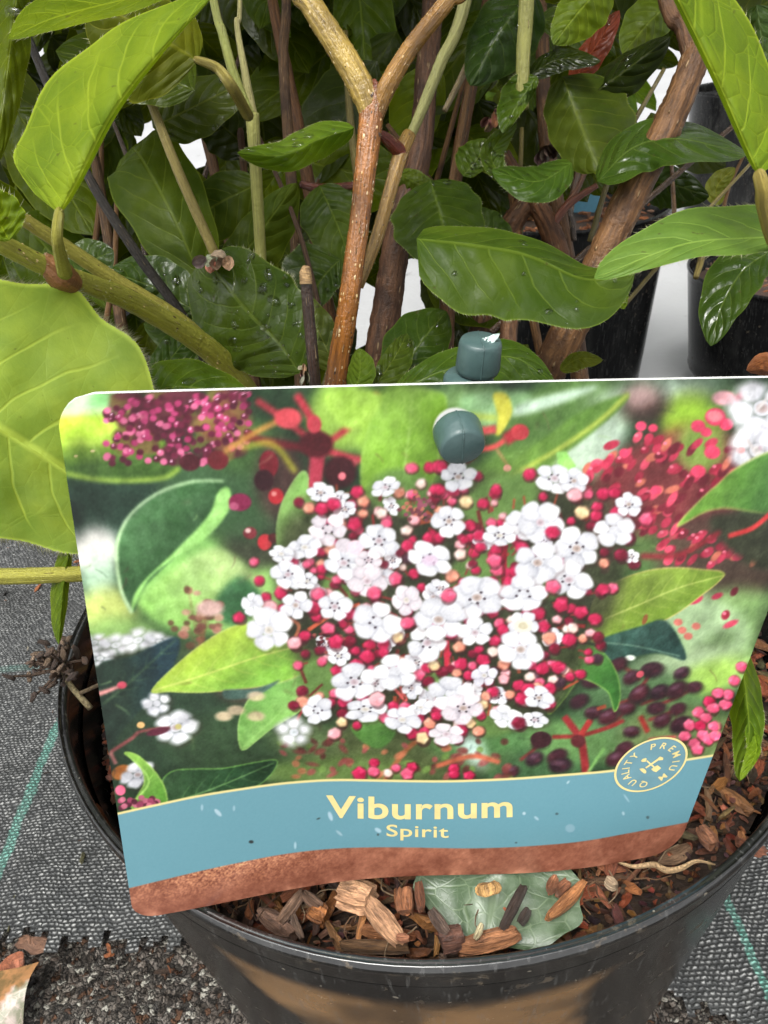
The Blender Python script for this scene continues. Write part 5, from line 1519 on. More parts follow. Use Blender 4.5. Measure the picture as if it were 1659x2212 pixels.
# right hand red buds
for i in range(330):
    x, y = ra.uniform(1450, 1930), ra.uniform(1090, 1560)
    if y < 1330:
        if x + y < 2640 - (y - 1090) * .2 or (x > 1830 and y < 1180): continue
        if x > 1700 and y > 1250: continue
    elif not (x > 1640 and y < 1400) and ra.rand() < .86: continue
    c = [(196, 66, 92), (158, 50, 70), (222, 88, 112), (112, 40, 52), (176, 58, 80), (128, 46, 60), (204, 120, 100)][ra.randint(7)]
    B(x, y, ra.uniform(11, 22), ra.uniform(7, 11), c, an=-38 + ra.uniform(-20, 20), soft=3)
    if ra.rand() < .3: B(x - 3, y - 4, 5, 4, (240, 130, 150), soft=2)
for x, y, r in ((1602, 1065, 14), (1632, 1070, 12), (1745, 1065, 18), (1788, 1042, 26), (1815, 1060, 18), (1780, 1130, 20), (1746, 1178, 18), (1765, 1080, 14), (1560, 1132, 13), (1640, 1225, 14), (1880, 1075, 14), (1860, 1105, 12)): B(x, y, r, r * .85, (228, 80, 112), soft=3); 
line([(1830, 1010), (1866, 975)], 18, (206, 80, 92), 3); B(1810, 995, 30, 18, (238, 180, 186), soft=6); B(1786, 1040, 20, 14, (240, 140, 150), soft=4)
flower(1905, 1020, 86, 74, soft=3, stam=False, rot=.5); flower(1892, 1125, 72, 66, soft=3, stam=False, rot=.1, cen=(226, 220, 216)); flower(1960, 1090, 70, 60, soft=3, stam=False)
B(1875, 1110, 26, 4, (214, 206, 204), an=60, soft=4); B(1905, 1010, 22, 4, (220, 214, 212), an=-50, soft=4); B(1852, 1125, 10, 8, (252, 190, 190), soft=2); B(1900, 1120, 5, 6, (190, 170, 176), soft=2)
pleaf([(1692, 1316), (1740, 1260), (1800, 1205), (1850, 1165), (1960, 1130), (1980, 1280), (1900, 1282), (1820, 1270), (1760, 1280)], (120, 168, 70), (84, 126, 66), ((1780, 1220), (1900, 1260)), None, (214, 222, 130), 2)
poly([(1780, 1290), (1900, 1285), (1960, 1290), (1960, 1420), (1860, 1400), (1790, 1340)], (62, 66, 48), 6); line([(1930, 1280), (1880, 1320), (1820, 1340)], 12, (196, 66, 66), 2); line([(1800, 1330), (1700, 1385), (1600, 1390)], 12, (146, 46, 56), 4)
for x, y in ((1720, 1590), (1740, 1565), (1705, 1575), (1695, 1555)): B(x, y, 11, 9, (216, 130, 116), soft=3)
pleaf([(1812, 1436), (1760, 1424), (1660, 1420), (1560, 1445), (1485, 1500), (1470, 1590), (1510, 1605), (1590, 1580), (1680, 1540), (1750, 1490)], (150, 172, 78), (120, 150, 56), ((1540, 1440), (1640, 1580)), [(1480, 1560), (1600, 1510), (1700, 1468), (1808, 1438)], (206, 196, 120), 1, 7, (190, 204, 116))
B(1612, 1548, 6, 14, (150, 100, 60), an=20, soft=1); poly([(1498, 1600), (1600, 1565), (1660, 1550), (1700, 1600), (1712, 1650), (1640, 1632), (1540, 1650), (1500, 1640)], (66, 100, 88), 2, True, (44, 72, 66), ((1560, 1570), (1640, 1650))); line([(1500, 1605), (1590, 1615), (1700, 1640)], 4, (120, 150, 130), 1, .7)
B(1575, 1644, 13, 7, (232, 240, 226), soft=3)
for x1, y1, x2, y2 in ((1545, 1660, 1600, 1700), (1629, 1673, 1580, 1740), (1597, 1738, 1540, 1760), (1691, 1723, 1600, 1760), (1735, 1717, 1640, 1765), (1484, 1780, 1455, 1830), (1565, 1770, 1520, 1815), (1694, 1772, 1620, 1800), (1560, 1870, 1520, 1900), (1352, 1852, 1300, 1900)): line([(x1, y1), ((x1 + x2) / 2 + 6, (y1 + y2) / 2), (x2, y2)], 8, (130, 56, 56), 3)
# dark berries, lower right
for x, y in ((1545, 1660), (1578, 1692), (1629, 1673), (1597, 1738), (1647, 1729), (1691, 1723), (1735, 1717), (1703, 1682), (1598, 1731), (1447, 1752), (1484, 1780), (1565, 1770), (1694, 1772), (1655, 1800), (1578, 1828), (1560, 1870), (1540, 1895), (1352, 1852), (1335, 1896), (1392, 1890), (1400, 1912), (1276, 1930), (1640, 1770), (1520, 1790), (1700, 1810), (1480, 1700)):
    a_ = ra.uniform(-40, -10)
    k_ = ra.uniform(.7, 1.05); B(x + 3, y + 4, 30 * k_, 19 * k_, (44, 40, 36), an=a_, soft=8, alpha=.7); B(x, y, 27 * k_, 17 * k_, (64 + ra.randint(-8, 14), 38, 46), an=a_, soft=6); B(x - 4, y - 5, 14, 6, (118, 84, 100) if ra.rand() < .6 else (84, 50, 62), an=a_ + 10, soft=7, alpha=.75); B(x + 8, y + 4, 7, 4, (96, 52, 62), an=a_, soft=4, alpha=.5)
line([(1380, 1842), (1450, 1838), (1520, 1818), (1560, 1800)], 10, (142, 56, 52), 2); line([(1410, 1790), (1440, 1830), (1455, 1860), (1468, 1960)], 17, (150, 54, 56), 2, 1, 20); line([(1450, 1840), (1475, 1800)], 14, (172, 64, 60), 2); line([(1600, 1790), (1620, 1830)], 13, (150, 50, 46), 3); line([(1620, 1850), (1690, 1842)], 9, (186, 90, 80), 3); B(1445, 1852, 18, 16, (96, 44, 48), soft=4)
B(1352, 1848, 26, 20, (66, 36, 42), soft=2); B(1600, 1685, 10, 8, (214, 96, 110), an=-30, soft=2)
line([(1470, 1930), (1510, 1870)], 7, (140, 190, 110), 3)
for x, y in ((1853, 1666), (1835, 1700), (1795, 1732), (1772, 1753), (1783, 1770), (1747, 1780), (1763, 1794), (1813, 1759), (1723, 1812), (1750, 1814), (1785, 1815), (1712, 1840), (1735, 1857), (1756, 1836), (1770, 1848), (1743, 1873), (1788, 1838), (1820, 1735)): bud(x, y, 15, 'p' if ra.rand() < .75 else 'c', 1)
# mid leaves beneath the flower head
pleaf([(378, 1728), (430, 1672), (520, 1600), (610, 1560), (700, 1590), (800, 1640), (785, 1668), (700, 1706), (600, 1722), (500, 1730), (420, 1728)], (186, 208, 82), (140, 190, 80), ((520, 1590), (600, 1720)), [(382, 1726), (500, 1690), (650, 1640), (770, 1610)], (206, 220, 120), 1, 7, (210, 222, 120))
pleaf([(603, 1874), (596, 1815), (612, 1765), (650, 1720), (720, 1702), (790, 1675), (800, 1720), (745, 1780), (680, 1820), (635, 1856)], (112, 160, 84), (150, 200, 110), ((620, 1740), (700, 1810)), [(608, 1868), (690, 1790), (790, 1690)], (176, 214, 130), 1, 6, (160, 206, 120))
poly([(560, 1725), (640, 1720), (700, 1700), (640, 1740), (570, 1748)], (84, 110, 100), 2)
pleaf([(696, 1372), (696, 1290), (718, 1230), (752, 1180), (770, 1190), (775, 1240), (830, 1300), (860, 1370), (760, 1390)], (146, 190, 106), (116, 164, 82), ((700, 1280), (820, 1340)), [(800, 1380), (745, 1270), (756, 1184)], (172, 208, 134), 1, 4, (130, 176, 92))
pleaf([(1380, 1640), (1430, 1610), (1500, 1625), (1540, 1680), (1550, 1740), (1536, 1778), (1520, 1730), (1470, 1700), (1440, 1690)], (104, 156, 80), (64, 116, 52), ((1420, 1640), (1530, 1720)), None, (140, 184, 96), 1)
pleaf([(1375, 1650), (1430, 1632), (1452, 1660), (1436, 1710), (1372, 1785), (1378, 1700)], (96, 142, 70), (70, 118, 56), ((1380, 1660), (1430, 1740)), [(1374, 1782), (1430, 1700), (1448, 1655)], (140, 180, 84), 1, 3)
poly([(720, 1290), (1000, 1220), (1300, 1200), (1540, 1250), (1560, 1450), (1480, 1620), (1380, 1780), (1150, 1840), (850, 1800), (730, 1640), (700, 1480)], (62, 64, 44), 14, alpha=.85)
for x, y, rx, ry, an in ((1250, 1250, 110, 60, -25), (1240, 1410, 90, 60, 0), (1000, 1230, 80, 60, 0), (850, 1470, 50, 40, 0), (1110, 1740, 60, 50, 0), (930, 1450, 40, 50, 0), (1230, 1800, 60, 40, 0), (800, 1700, 50, 60, 0), (1350, 1460, 60, 40, 0), (1180, 1440, 70, 40, 0), (1060, 1660, 40, 40, 0)): B(x, y, rx, ry, (112, 146, 80), an=an, soft=12, alpha=.85)
for i in range(90):
    x, y = ra.uniform(760, 1500), ra.uniform(1230, 1800)
    a_ = ra.uniform(0, 6.28); L = ra.uniform(20, 60)
    line([(x, y), (x + L * math.cos(a_), y + L * math.sin(a_))], ra.uniform(5, 10), [(150, 50, 50), (112, 48, 42), (170, 84, 60)][ra.randint(3)], 1, .9)
for i in range(80):
    x, y = 1110 + ra.randn() * 250, 1520 + ra.randn() * 170
    if ((x - 1110) / 440) ** 2 + ((y - 1520) / 310) ** 2 < 1: bud(x, y, ra.uniform(10, 16), 'dckd'[ra.randint(4)])
line([(1265, 1500), (1258, 1400), (1262, 1360)], 17, (150, 40, 56), 1); line([(1118, 1680), (1116, 1600)], 14, (190, 52, 72), 1); line([(770, 1575), (840, 1530), (900, 1510)], 10, (196, 96, 70), 1); line([(820, 1500), (870, 1560), (830, 1480)], 10, (176, 60, 56), 1); line([(985, 1720), (1015, 1750), (1000, 1715)], 8, (214, 100, 96), 1); line([(690, 1535), (745, 1560), (735, 1600)], 9, (176, 110, 80), 1)
line([(960, 1950), (1010, 1880), (1050, 1845)], 12, (150, 96, 64), 3); 
for i in range(70): B(ra.uniform(700, 1280), ra.uniform(1850, 1945), ra.uniform(7, 16), ra.uniform(5, 9), [(130, 70, 66), (96, 52, 48), (190, 120, 90), (160, 84, 84), (120, 150, 80)][ra.randint(5)], an=ra.uniform(-60, 60), soft=4, alpha=.8)
line([(1090, 1915), (1180, 1890), (1250, 1905)], 12, (196, 110, 84), 3)
flower(735, 1830, 44, 37, soft=5, cen=(214, 222, 224), stam=False)
for x, y, an in ((640, 1740, 0), (590, 1775, 0), (640, 1790, 30), (560, 1790, 0)): B(x, y, 22, 12, (214, 190, 160), soft=5, alpha=.8)
pleaf([(880, 1810), (960, 1790), (990, 1830), (950, 1870), (900, 1850)], (100, 146, 74), (80, 120, 60), ((880, 1800), (980, 1850)), None, None, 2)

# uneven depth and tone behind the flower head, as in any close-up photograph
_n = boxblur(ra.randn(CH, CW), 14) * 14 * .5 + boxblur(ra.randn(CH, CW), 5) * 5 * .35 + boxblur(ra.randn(CH, CW), 40) * 40 * .4
IMG = np.clip(IMG * (1 + .26 * np.clip(_n, -1.6, 1.6))[..., None], 0, 255)
for i in range(130):
    x, y = ra.uniform(180, 1800), ra.uniform(1000, 1930)
    if ((x - 1110) / 430) ** 2 + ((y - 1500) / 300) ** 2 < 1: continue
    a_ = ra.uniform(0, 3.14); L = ra.uniform(12, 50)
    line([(x, y), (x + L * .5 * math.cos(a_) + 4, y + L * .5 * math.sin(a_)), (x + L * math.cos(a_), y + L * math.sin(a_))], ra.uniform(2, 5), [(150, 190, 110), (40, 50, 40), (120, 80, 70), (190, 214, 150), (90, 46, 46)][ra.randint(5)], ra.randint(1, 4), .45, 1.5)
# the flower head: buds first where they lie behind, flowers, then buds in front
ZA = lambda x, y: (560 + .3255 * x, 1130 + .3255 * y)
ZB = lambda x, y: (1080 + .3255 * x, 1130 + .3255 * y)
ZC = lambda x, y: (560 + .3255 * x, 1480 + .3255 * y)
ZD = lambda x, y: (1080 + .3255 * x, 1480 + .3255 * y)
for i in range(230):
    x, y = 1110 + ra.uniform(-1, 1) * 440, 1510 + ra.uniform(-1, 1) * 310
    if ((x - 1110) / 440) ** 2 + ((y - 1510) / 310) ** 2 > .95 or (y < 1280 and 1240 < x < 1340): continue
    a_ = math.atan2(y - 1560, x - 1110)
    line([(x - 26 * math.cos(a_), y - 26 * math.sin(a_)), (x, y)], 5, (150, 64, 58), 1, .8)
    bud(x, y, ra.uniform(9, 15), 'cccpplhwd'[ra.randint(9)])
for i in range(34):
    x, y = 1110 + ra.uniform(-1, 1) * 400, 1510 + ra.uniform(-1, 1) * 280
    if ((x - 1110) / 400) ** 2 + ((y - 1510) / 280) ** 2 > .95: continue
    flower(x, y, ra.uniform(22, 36), ra.uniform(18, 28), tilt=ra.uniform(0, 90), stam=ra.rand() < .5)
BUDS = [(ZA, '1440,120,p 1575,115,c 1645,110,c 1510,240,w 1630,290,c 1020,305,c 1070,380,h 1065,470,h 575,385,d 655,425,h 1210,465,w 1250,545,p 1000,550,c 1460,520,l 990,645,d 1410,720,c 1570,660,c 1640,660,c 735,765,c 820,750,h 230,840,p 515,840,c 635,860,p 750,900,c 270,985,c 870,975,p 1320,970,p 1460,930,c 435,1080,c 720,1085,p 1400,600,w 1230,860,d 1350,770,d 1340,310,h'),
        (ZB, '60,290,c 170,300,c 75,110,c 350,185,c 490,290,c 255,380,m 390,395,c 850,340,c 1095,320,l 1200,320,p 1310,320,c 1400,310,c 1420,460,c 1270,420,c 1260,490,c 1150,460,m 1065,530,c 1220,565,d 455,545,p 290,560,c 360,640,c 245,670,c 370,730,c 490,750,c 690,730,c 480,830,p 500,905,p 310,855,d 215,780,w 55,655,c 150,950,h 235,1000,c 600,990,c 630,920,c 460,1000,c 530,1060,l 130,1080,p 1310,1050,c 1320,850,h 1320,770,d 1450,790,d 1550,855,d 1640,510,p 1510,660,d 980,840,c'),
        (ZC, '320,40,c 355,110,l 115,195,c 440,15,c 690,115,c 970,165,c 720,20,p 1160,20,p 800,275,p 620,330,c 855,380,c 970,375,d 540,390,l 740,445,d 625,475,d 750,530,p 1010,450,c 1120,400,c 1225,400,c 1335,345,m 1225,465,c 1100,495,c 865,600,c 1015,555,c 1410,235,p 1090,115,l 1560,580,c 1610,560,m 1495,635,p 1570,685,d 600,760,d 730,795,h 605,840,h 535,870,d 850,780,p 820,845,c 915,845,c 1065,805,c 910,930,d 905,1000,m 1020,1020,c 1300,880,c 1390,880,p 1235,960,p 1500,965,c 1575,1010,h 1630,910,c 1445,1085,c 1535,1080,c 1525,1120,m 850,1085,l 1150,1310,c 1145,1375,p 1260,1390,w 1320,1350,p 1440,1345,c 1405,1395,p 1040,1395,c'),
        (ZD, '125,30,p 465,155,c 280,215,c 515,235,p 545,290,c 480,375,c 210,420,h 360,440,c 465,455,w 815,165,c 990,100,c 1140,150,c 960,210,l 1050,220,d 855,265,c 1080,275,w 1210,310,l 1250,205,c 1275,345,d 900,350,h 1055,365,c 940,435,d 550,550,h 390,520,c 225,550,c 310,565,p 75,610,d 190,620,h 280,640,c 20,565,m 765,560,c 850,585,c 970,575,c 1060,650,c 550,665,l 750,650,w 925,670,w 665,715,c 810,730,h 740,745,c 905,740,c 600,785,h 470,765,c 690,820,c 410,800,h 895,860,c 390,865,m 490,905,l 375,945,c 290,1005,m 360,1065,h 200,1010,w 665,1005,d 200,1130,c 225,1060,c 40,910,c 35,950,c 165,1360,c 170,1400,c 285,1405,c')]
for fn, txt in BUDS:
    for it in txt.split():
        x, y, k = it.split(',')
        X, Y = fn(float(x), float(y))
        bud(X, Y, ra.uniform(12, 18.5) * (1.0 if k != 'd' else .9), k)
FL = [(ZA, '740,310,100,72 880,350,75,50 930,440,85,62 800,590,135,118 620,730,120,80 440,780,95,62 490,940,118,100 640,990,72,62 1190,680,142,118 920,850,142,112 1110,830,96,70 1100,990,132,112 1240,270,110,70 1580,820,165,118'),
      (ZB, '200,190,130,105 940,200,140,105 1090,220,105,90 130,530,120,112 700,560,140,110 830,540,160,150 520,640,120,75 860,690,62,50 1400,600,150,120 1510,400,95,88 1110,740,172,150 1050,980,170,130 720,1060,155,120 810,850,176,150 340,1060,165,100 1530,800,60,50'),
      (ZC, '220,90,78,88 550,100,112,100 850,110,120,110 345,290,172,150 1400,60,105,110 1170,230,170,142 1560,390,150,130 880,490,84,70 1160,700,80,72 1000,690,170,130 1310,610,166,128 720,900,112,98 1085,900,160,85 1510,885,98,56 1370,980,135,88'),
      (ZD, '345,40,195,150 700,20,178,125 50,210,190,150 330,310,128,104 700,250,105,90 680,440,168,140 400,640,92,80 150,780,172,122 240,890,150,108 110,1090,125,76 570,960,125,82 820,810,112,80 790,980,95,58')]
for fn, txt in FL:
    for it in txt.split():
        x, y, rx, ry = (float(q) for q in it.split(','))
        X, Y = fn(x, y)
        gr = (x, y) in ((400, 640), (860, 690))
        tint = (236, 234, 240) if gr else ((250, 240, 242) if ra.rand() < .12 else (250, 250, 251))
        flower(X, Y, rx * .3255 * 1.12, ry * .3255 * 1.12, tint=tint, cen=[(206, 184, 190), (222, 214, 200), (190, 170, 160), None][ra.randint(4)], stam=ra.rand() < .7, tilt=ra.uniform(-20, 20))
B(*ZA(920, 715), 22, 18, (214, 206, 212), soft=3); B(*ZA(1010, 730), 20, 18, (248, 214, 224), soft=3); B(*ZD(700, 255), 24, 18, (236, 232, 214), soft=2); B(*ZD(700, 258), 12, 9, (206, 198, 170), soft=2); B(*ZA(1580, 830), 20, 14, (224, 200, 222), soft=4, alpha=.7)
for i in range(40):
    x, y = ZC(800 + ra.randn() * 75, 330 + ra.randn() * 40); B(x, y, 5, 4, [(110, 50, 56), (150, 84, 76), (70, 36, 40)][ra.randint(3)], soft=1)
for i in range(40):
    x, y = ZA(1490 + ra.randn() * 60, 430 + ra.randn() * 40); B(x, y, 6, 5, [(150, 84, 100), (120, 70, 76), (190, 120, 100)][ra.randint(3)], soft=1)
for fn, x, y, k in ((ZA, 750, 435, 'c'), (ZA, 840, 400, 'c'), (ZB, 750, 170, 'c'), (ZB, 925, 615, 'c'), (ZB, 925, 1030, 'p'), (ZA, 1150, 1080, 'p'), (ZC, 1175, 820, 'l'), (ZC, 1410, 235, 'p'), (ZD, 125, 30, 'p'), (ZB, 1450, 790, 'd'), (ZC, 540, 390, 'l'), (ZD, 665, 1005, 'd'), (ZB, 480, 830, 'p'), (ZC, 855, 380, 'c'), (ZB, 1095, 330, 'l'), (ZC, 800, 275, 'p')):
    bud(*fn(x, y), 18.5, k)

# hole under the peg
B(1138, 1074, 55, 55, (246, 244, 238), soft=1)
# band, gold line and brown soil band
XS = np.linspace(100, 1960, 200)
top_y = np.interp(XS, [100, 303, 498, 694, 829, 960, 1120, 1278, 1533, 1764, 1960], [2080, 2031, 1988, 1958, 1948, 1951, 1953, 1947, 1927, 1891, 1860])
bot_y = np.interp(XS, [100, 330, 520, 700, 830, 960, 1180, 1300, 1450, 1720, 1960], [2275, 2218, 2172, 2135, 2120, 2117, 2121, 2117, 2105, 2055, 2005])
ker = np.ones(13) / 13
top_y = np.convolve(np.pad(top_y, 6, mode='edge'), ker, 'valid'); bot_y = np.convolve(np.pad(bot_y, 6, mode='edge'), ker, 'valid')
TY, BY = np.interp(PX, XS, top_y), np.interp(PX, XS, bot_y)
aa = lambda v: np.clip(v / 1.6 + .5, 0, 1)[..., None]
full = (slice(None), slice(None))
IMG = np.clip(IMG, 0, 255)
IMG += boxblur(ra.randn(CH, CW), 1)[..., None] * 15 + boxblur(ra.randn(CH, CW), 6)[..., None] * 34
IMG = np.clip((IMG - 118) * 1.14 + 116, 0, 255)
bandc = np.array((113, 165, 178.0)) + boxblur(ra.randn(CH, CW), 1)[..., None] * 4
goldc = np.array((250, 232, 160.0))
mb_ = aa(PY - TY)
IMG = IMG * (1 - mb_) + bandc * mb_
ml = aa(PY - (TY - 2.5)) * (1 - aa(PY - (TY + 3.2)))
IMG = IMG * (1 - ml) + goldc * ml
n1 = boxblur(ra.randn(CH, CW), 1) * 1.6; n2 = boxblur(ra.randn(CH, CW), 4) * 5; n3 = boxblur(ra.randn(CH, CW), 16) * 18
warm = np.clip(1 - np.abs(PX - 560) / 330, 0, 1) * np.clip(1 - (PY - BY) / 70, 0, 1)
br = np.array((160, 100, 78.0)) + np.stack([n1 + n2 + n3] * 3, -1) * np.array([15, 13, 11.0])
br = br + (warm * (34 + 52 * np.clip(n1 * 1.8, -1, 1.5)))[..., None] * np.array([1, .85, .55]) + (np.clip(np.sin(PX / 150 + 1) + n3, 0, 2) * 9)[..., None] * np.array([1, .8, .6])
ms = aa(PY - BY)
IMG = IMG * (1 - ms) + np.clip(br, 40, 235) * ms
# small grit and damp flecks on the print
for x, y, rx, ry, c, an in ((628, 2104, 6, 4, (40, 40, 40), 0), (545, 2031, 12, 5, (196, 220, 232), 45), (505, 2018, 3, 8, (176, 208, 222), 0), (585, 2020, 3, 7, (170, 204, 218), 0), (738, 2113, 3, 9, (190, 220, 232), 0), (826, 2040, 5, 12, (196, 222, 236), -20), (945, 2075, 9, 5, (190, 220, 234), 30), (848, 2082, 10, 3, (176, 204, 216), 40), (796, 2046, 5, 2, (50, 60, 60), -20), (945, 2086, 3, 3, (70, 80, 80), 0), (1310, 2033, 4, 4, (206, 228, 238), 0), (1392, 2034, 4, 3, (70, 90, 96), 0), (1619, 2043, 4, 4, (76, 96, 100), 0), (1341, 2045, 7, 3, (186, 214, 228), 40), (1558, 2033, 3, 5, (190, 218, 230), -20), (1566, 1995, 12, 2, (180, 212, 226), 55), (1420, 1955, 5, 2.5, (196, 222, 232), -50), (1290, 2106, 3, 2, (70, 84, 88), 0), (1425, 2070, 12, 10, (146, 184, 198), 0), (300, 2090, 3, 6, (176, 206, 220), 0), (190, 1140, 5, 3, (206, 180, 140), 0), (232, 1127, 6, 3, (230, 200, 160), 0)):
    B(x, y, rx, ry, c, an=an, soft=1, alpha=.85)

# canvas -> tint of the vertices
IMG = np.clip(IMG, 0, 255)
def sample(s, t):
    x = np.clip(s * CW - .5, 0, CW - 1.001); y = np.clip((1 - t) * CH - .5, 0, CH - 1.001)
    xi, yi = x.astype(int), y.astype(int); fx, fy = (x - xi)[..., None], (y - yi)[..., None]
    return (IMG[yi, xi] * (1 - fx) + IMG[yi, xi + 1] * fx) * (1 - fy) + (IMG[yi + 1, xi] * (1 - fx) + IMG[yi + 1, xi + 1] * fx) * fy
hx, hy = .25 / CW, .25 / CH
colv = sum(sample(np.clip(SS + a * 2 * hx, 0, 1), np.clip(TT + b * 2 * hy, 0, 1)) for a in (-1, 1) for b in (-1, 1)) / 4
colv = lin(colv) * 0.635

def mat_print():
    g = NG('glossy_print')
    geo = g.n('NewGeometry').outputs[0]
    g.set(Base_Color=g.tint(), Roughness=g.math('ADD', .24, g.math('MULTIPLY', g.noise(geo, 90, 4), .2)), Normal=g.bump(g.noise(geo, 500, 3), .03, .0006))
    g.b.inputs['Specular IOR Level'].default_value = .4
    return g.m
M_PRINT = mat_print()
M_CARD = simple('white_card_plastic', (0.80, 0.80, 0.78), .35)
M_GOLD = simple('pale_gold_ink', tuple(lin((250, 230, 158)) * .67), .35)

label = empty('plant_label', tuple(lab(np.array(.5), np.array(.93))))
tag(label, 'glossy plant label printed with white and crimson flowers above a blue name band', 'plant label')

def fast_grid(name, V, NSx, NTy, mat, parent, col=None):
    me = bpy.data.meshes.new(name)
    o = V.mean(0)
    nv = len(V)
    idx = np.arange(nv).reshape(NTy, NSx)
    q = np.stack([idx[:-1, :-1], idx[:-1, 1:], idx[1:, 1:], idx[1:, :-1]], -1).reshape(-1, 4)
    me.vertices.add(nv); me.vertices.foreach_set('co', (V - o).astype(np.float32).ravel())
    me.loops.add(q.size); me.loops.foreach_set('vertex_index', q.ravel().astype(np.int32))
    me.polygons.add(len(q)); me.polygons.foreach_set('loop_start', (np.arange(len(q)) * 4).astype(np.int32))
    me.polygons.foreach_set('loop_total', np.full(len(q), 4, np.int32))
    me.update(calc_edges=True)
    me.polygons.foreach_set('use_smooth', np.ones(len(q), bool))
    at = me.color_attributes.new('tint', 'FLOAT_COLOR', 'POINT')
    at.data.foreach_set('color', np.concatenate([col.reshape(-1, 3), np.ones((nv, 1))], 1).astype(np.float32).ravel())
    me.materials.append(mat)
    ob = bpy.data.objects.new(name, me); COL.objects.link(ob); ob.location = o
    adopt(ob, parent)
    return ob
fast_grid('picture', lab(SS, TT, .00006).reshape(-1, 3), NS, NT, M_PRINT, label, colv)
# the white card itself: front, back and edges
m = MB()
ns2, nt2 = 61, 49
t2_ = np.concatenate([np.linspace(0, .07, 12), np.linspace(.07, .93, nt2 - 24 + 2)[1:-1], np.linspace(.93, 1, 12)])
nt2 = len(t2_)
lo2, hi2 = limits(t2_)
S2 = lo2[:, None] + (hi2 - lo2)[:, None] * np.linspace(0, 1, ns2)[None]
T2 = np.repeat(t2_[:, None], ns2, 1)
fr = lab(S2, T2, -.00003).reshape(-1, 3); bk = lab(S2, T2, -.00062).reshape(-1, 3)
idx = np.arange(nt2 * ns2).reshape(nt2, ns2); N0 = nt2 * ns2
fc = []
for j in range(nt2 - 1):
    for i in range(ns2 - 1):
        a, b, c, d = idx[j, i], idx[j, i + 1], idx[j + 1, i + 1], idx[j + 1, i]
        fc.append((a, b, c, d)); fc.append((d + N0, c + N0, b + N0, a + N0))
loop = list(idx[0, :]) + list(idx[1:, -1]) + list(idx[-1, -2::-1]) + list(idx[-2:0:-1, 0])
for a, b in zip(loop, loop[1:] + loop[:1]): fc.append((a, a + N0, b + N0, b))
m.add(np.concatenate([fr, bk]), fc)
m.build('card', M_CARD, label, smooth=False)

# lettering
def glyphs(txt, bold=0.0, space=1.0):
    cu = bpy.data.curves.new('lettering', 'FONT')
    cu.body = txt; cu.size = 1; cu.offset = bold; cu.space_character = space; cu.resolution_u = 5; cu.fill_mode = 'FRONT'
    ob = bpy.data.objects.new('lettering', cu); COL.objects.link(ob)
    dg = bpy.context.evaluated_depsgraph_get(); dg.update()
    me = bpy.data.meshes.new_from_object(ob.evaluated_get(dg))
    v = np.array([p.co[:2] for p in me.vertices]); f = [tuple(p.vertices) for p in me.polygons]
    bpy.data.objects.remove(ob); bpy.data.curves.remove(cu); bpy.data.meshes.remove(me)
    return v, f
def put(mb, v, f, fn, off=.00011):
    q = fn(v)
    mb.add(lab(q[:, 0], q[:, 1], off), f)
def word(txt, x0, x1, base, caph, bold, name, arc=0.0):
    v, f = glyphs(txt, bold, 1.06)
    w0, w1 = v[:, 0].min(), v[:, 0].max()
    cap = v[:, 1][np.isclose(v[:, 1], v[:, 1])].max()
    def fn(v):
        u = (v[:, 0] - w0) / (w1 - w0)
        x = x0 + (x1 - x0) * u
        y = base(u) - v[:, 1] / cap * caph
        return st2(np.stack([x, y], 1))
    m = MB(); put(m, v, f, fn)
    m.build(name, M_GOLD, label, smooth=False)
word('Viburnum', 815, 1281, lambda u: 2041 + 5 * np.sin(math.pi * u) - 1 * u, 54, .022, 'lettering')
word('Spirit', 966, 1121, lambda u: 2089 + 4 * u, 29, .012, 'lettering')

# badge
c4 = st2([(1480 + .1688 * x, 1820 + .1688 * y) for x, y in ((315, 640), (1410, 380), (1050, 150), (640, 915), (430, 420), (1330, 620))]) * np.array([LW, LH])
A_ = np.concatenate([2 * c4, np.ones((len(c4), 1))], 1)
sol = np.linalg.lstsq(A_, (c4 ** 2).sum(1), rcond=None)[0]
bc = sol[:2]; brad = math.sqrt(sol[2] + bc @ bc)
def circ(r, n=72):
    a = np.linspace(0, 2 * math.pi, n, endpoint=False)
    return (bc + r * np.stack([np.cos(a), np.sin(a)], 1)) / np.array([LW, LH])
M_BAND = simple('blue_band_ink', tuple(lin((118, 163, 175)) * .635), .35)
m = MB(); q = circ(brad)
q = np.concatenate([[bc / np.array([LW, LH])], q])
m.add(lab(q[:, 0], q[:, 1], .00010), [(0, k + 1, (k + 1) % 72 + 1) for k in range(72)])
m.build('badge', M_BAND, label, smooth=False)
m = MB(); a_, b_2 = circ(brad * 1.005), circ(brad * .945)
q = np.concatenate([a_, b_2])
m.add(lab(q[:, 0], q[:, 1], .00014), [(k, (k + 1) % 72, 72 + (k + 1) % 72, 72 + k) for k in range(72)])
m.build('badge_ring', M_GOLD, label, smooth=False)
m = MB()
LET = [('P', 900, 290), ('R', 1045, 280), ('E', 1165, 310), ('M', 1225, 390), ('I', 1230, 490), ('U', 1180, 580), ('M', 1025, 700), ('Q', 775, 785), ('U', 610, 790), ('A', 525, 715), ('L', 490, 645), ('I', 500, 590), ('T', 525, 505), ('Y', 630, 410)]
for ch, x, y in LET:
    c_ = st2([(1480 + .1688 * x, 1820 + .1688 * y)])[0] * np.array([LW, LH]) - bc
    an = math.atan2(c_[1], c_[0])
    v, f = glyphs(ch, .014)
    v = v - (v.min(0) + v.max(0)) / 2
    v = v * (brad * .30)
    ro_ = an - math.pi / 2
    v = np.stack([v[:, 0] * math.cos(ro_) - v[:, 1] * math.sin(ro_), v[:, 0] * math.sin(ro_) + v[:, 1] * math.cos(ro_)], 1)
    v = v + bc + brad * .70 * np.array([math.cos(an), math.sin(an)])
    put(m, v, f, lambda v: v / np.array([LW, LH]), .00014)
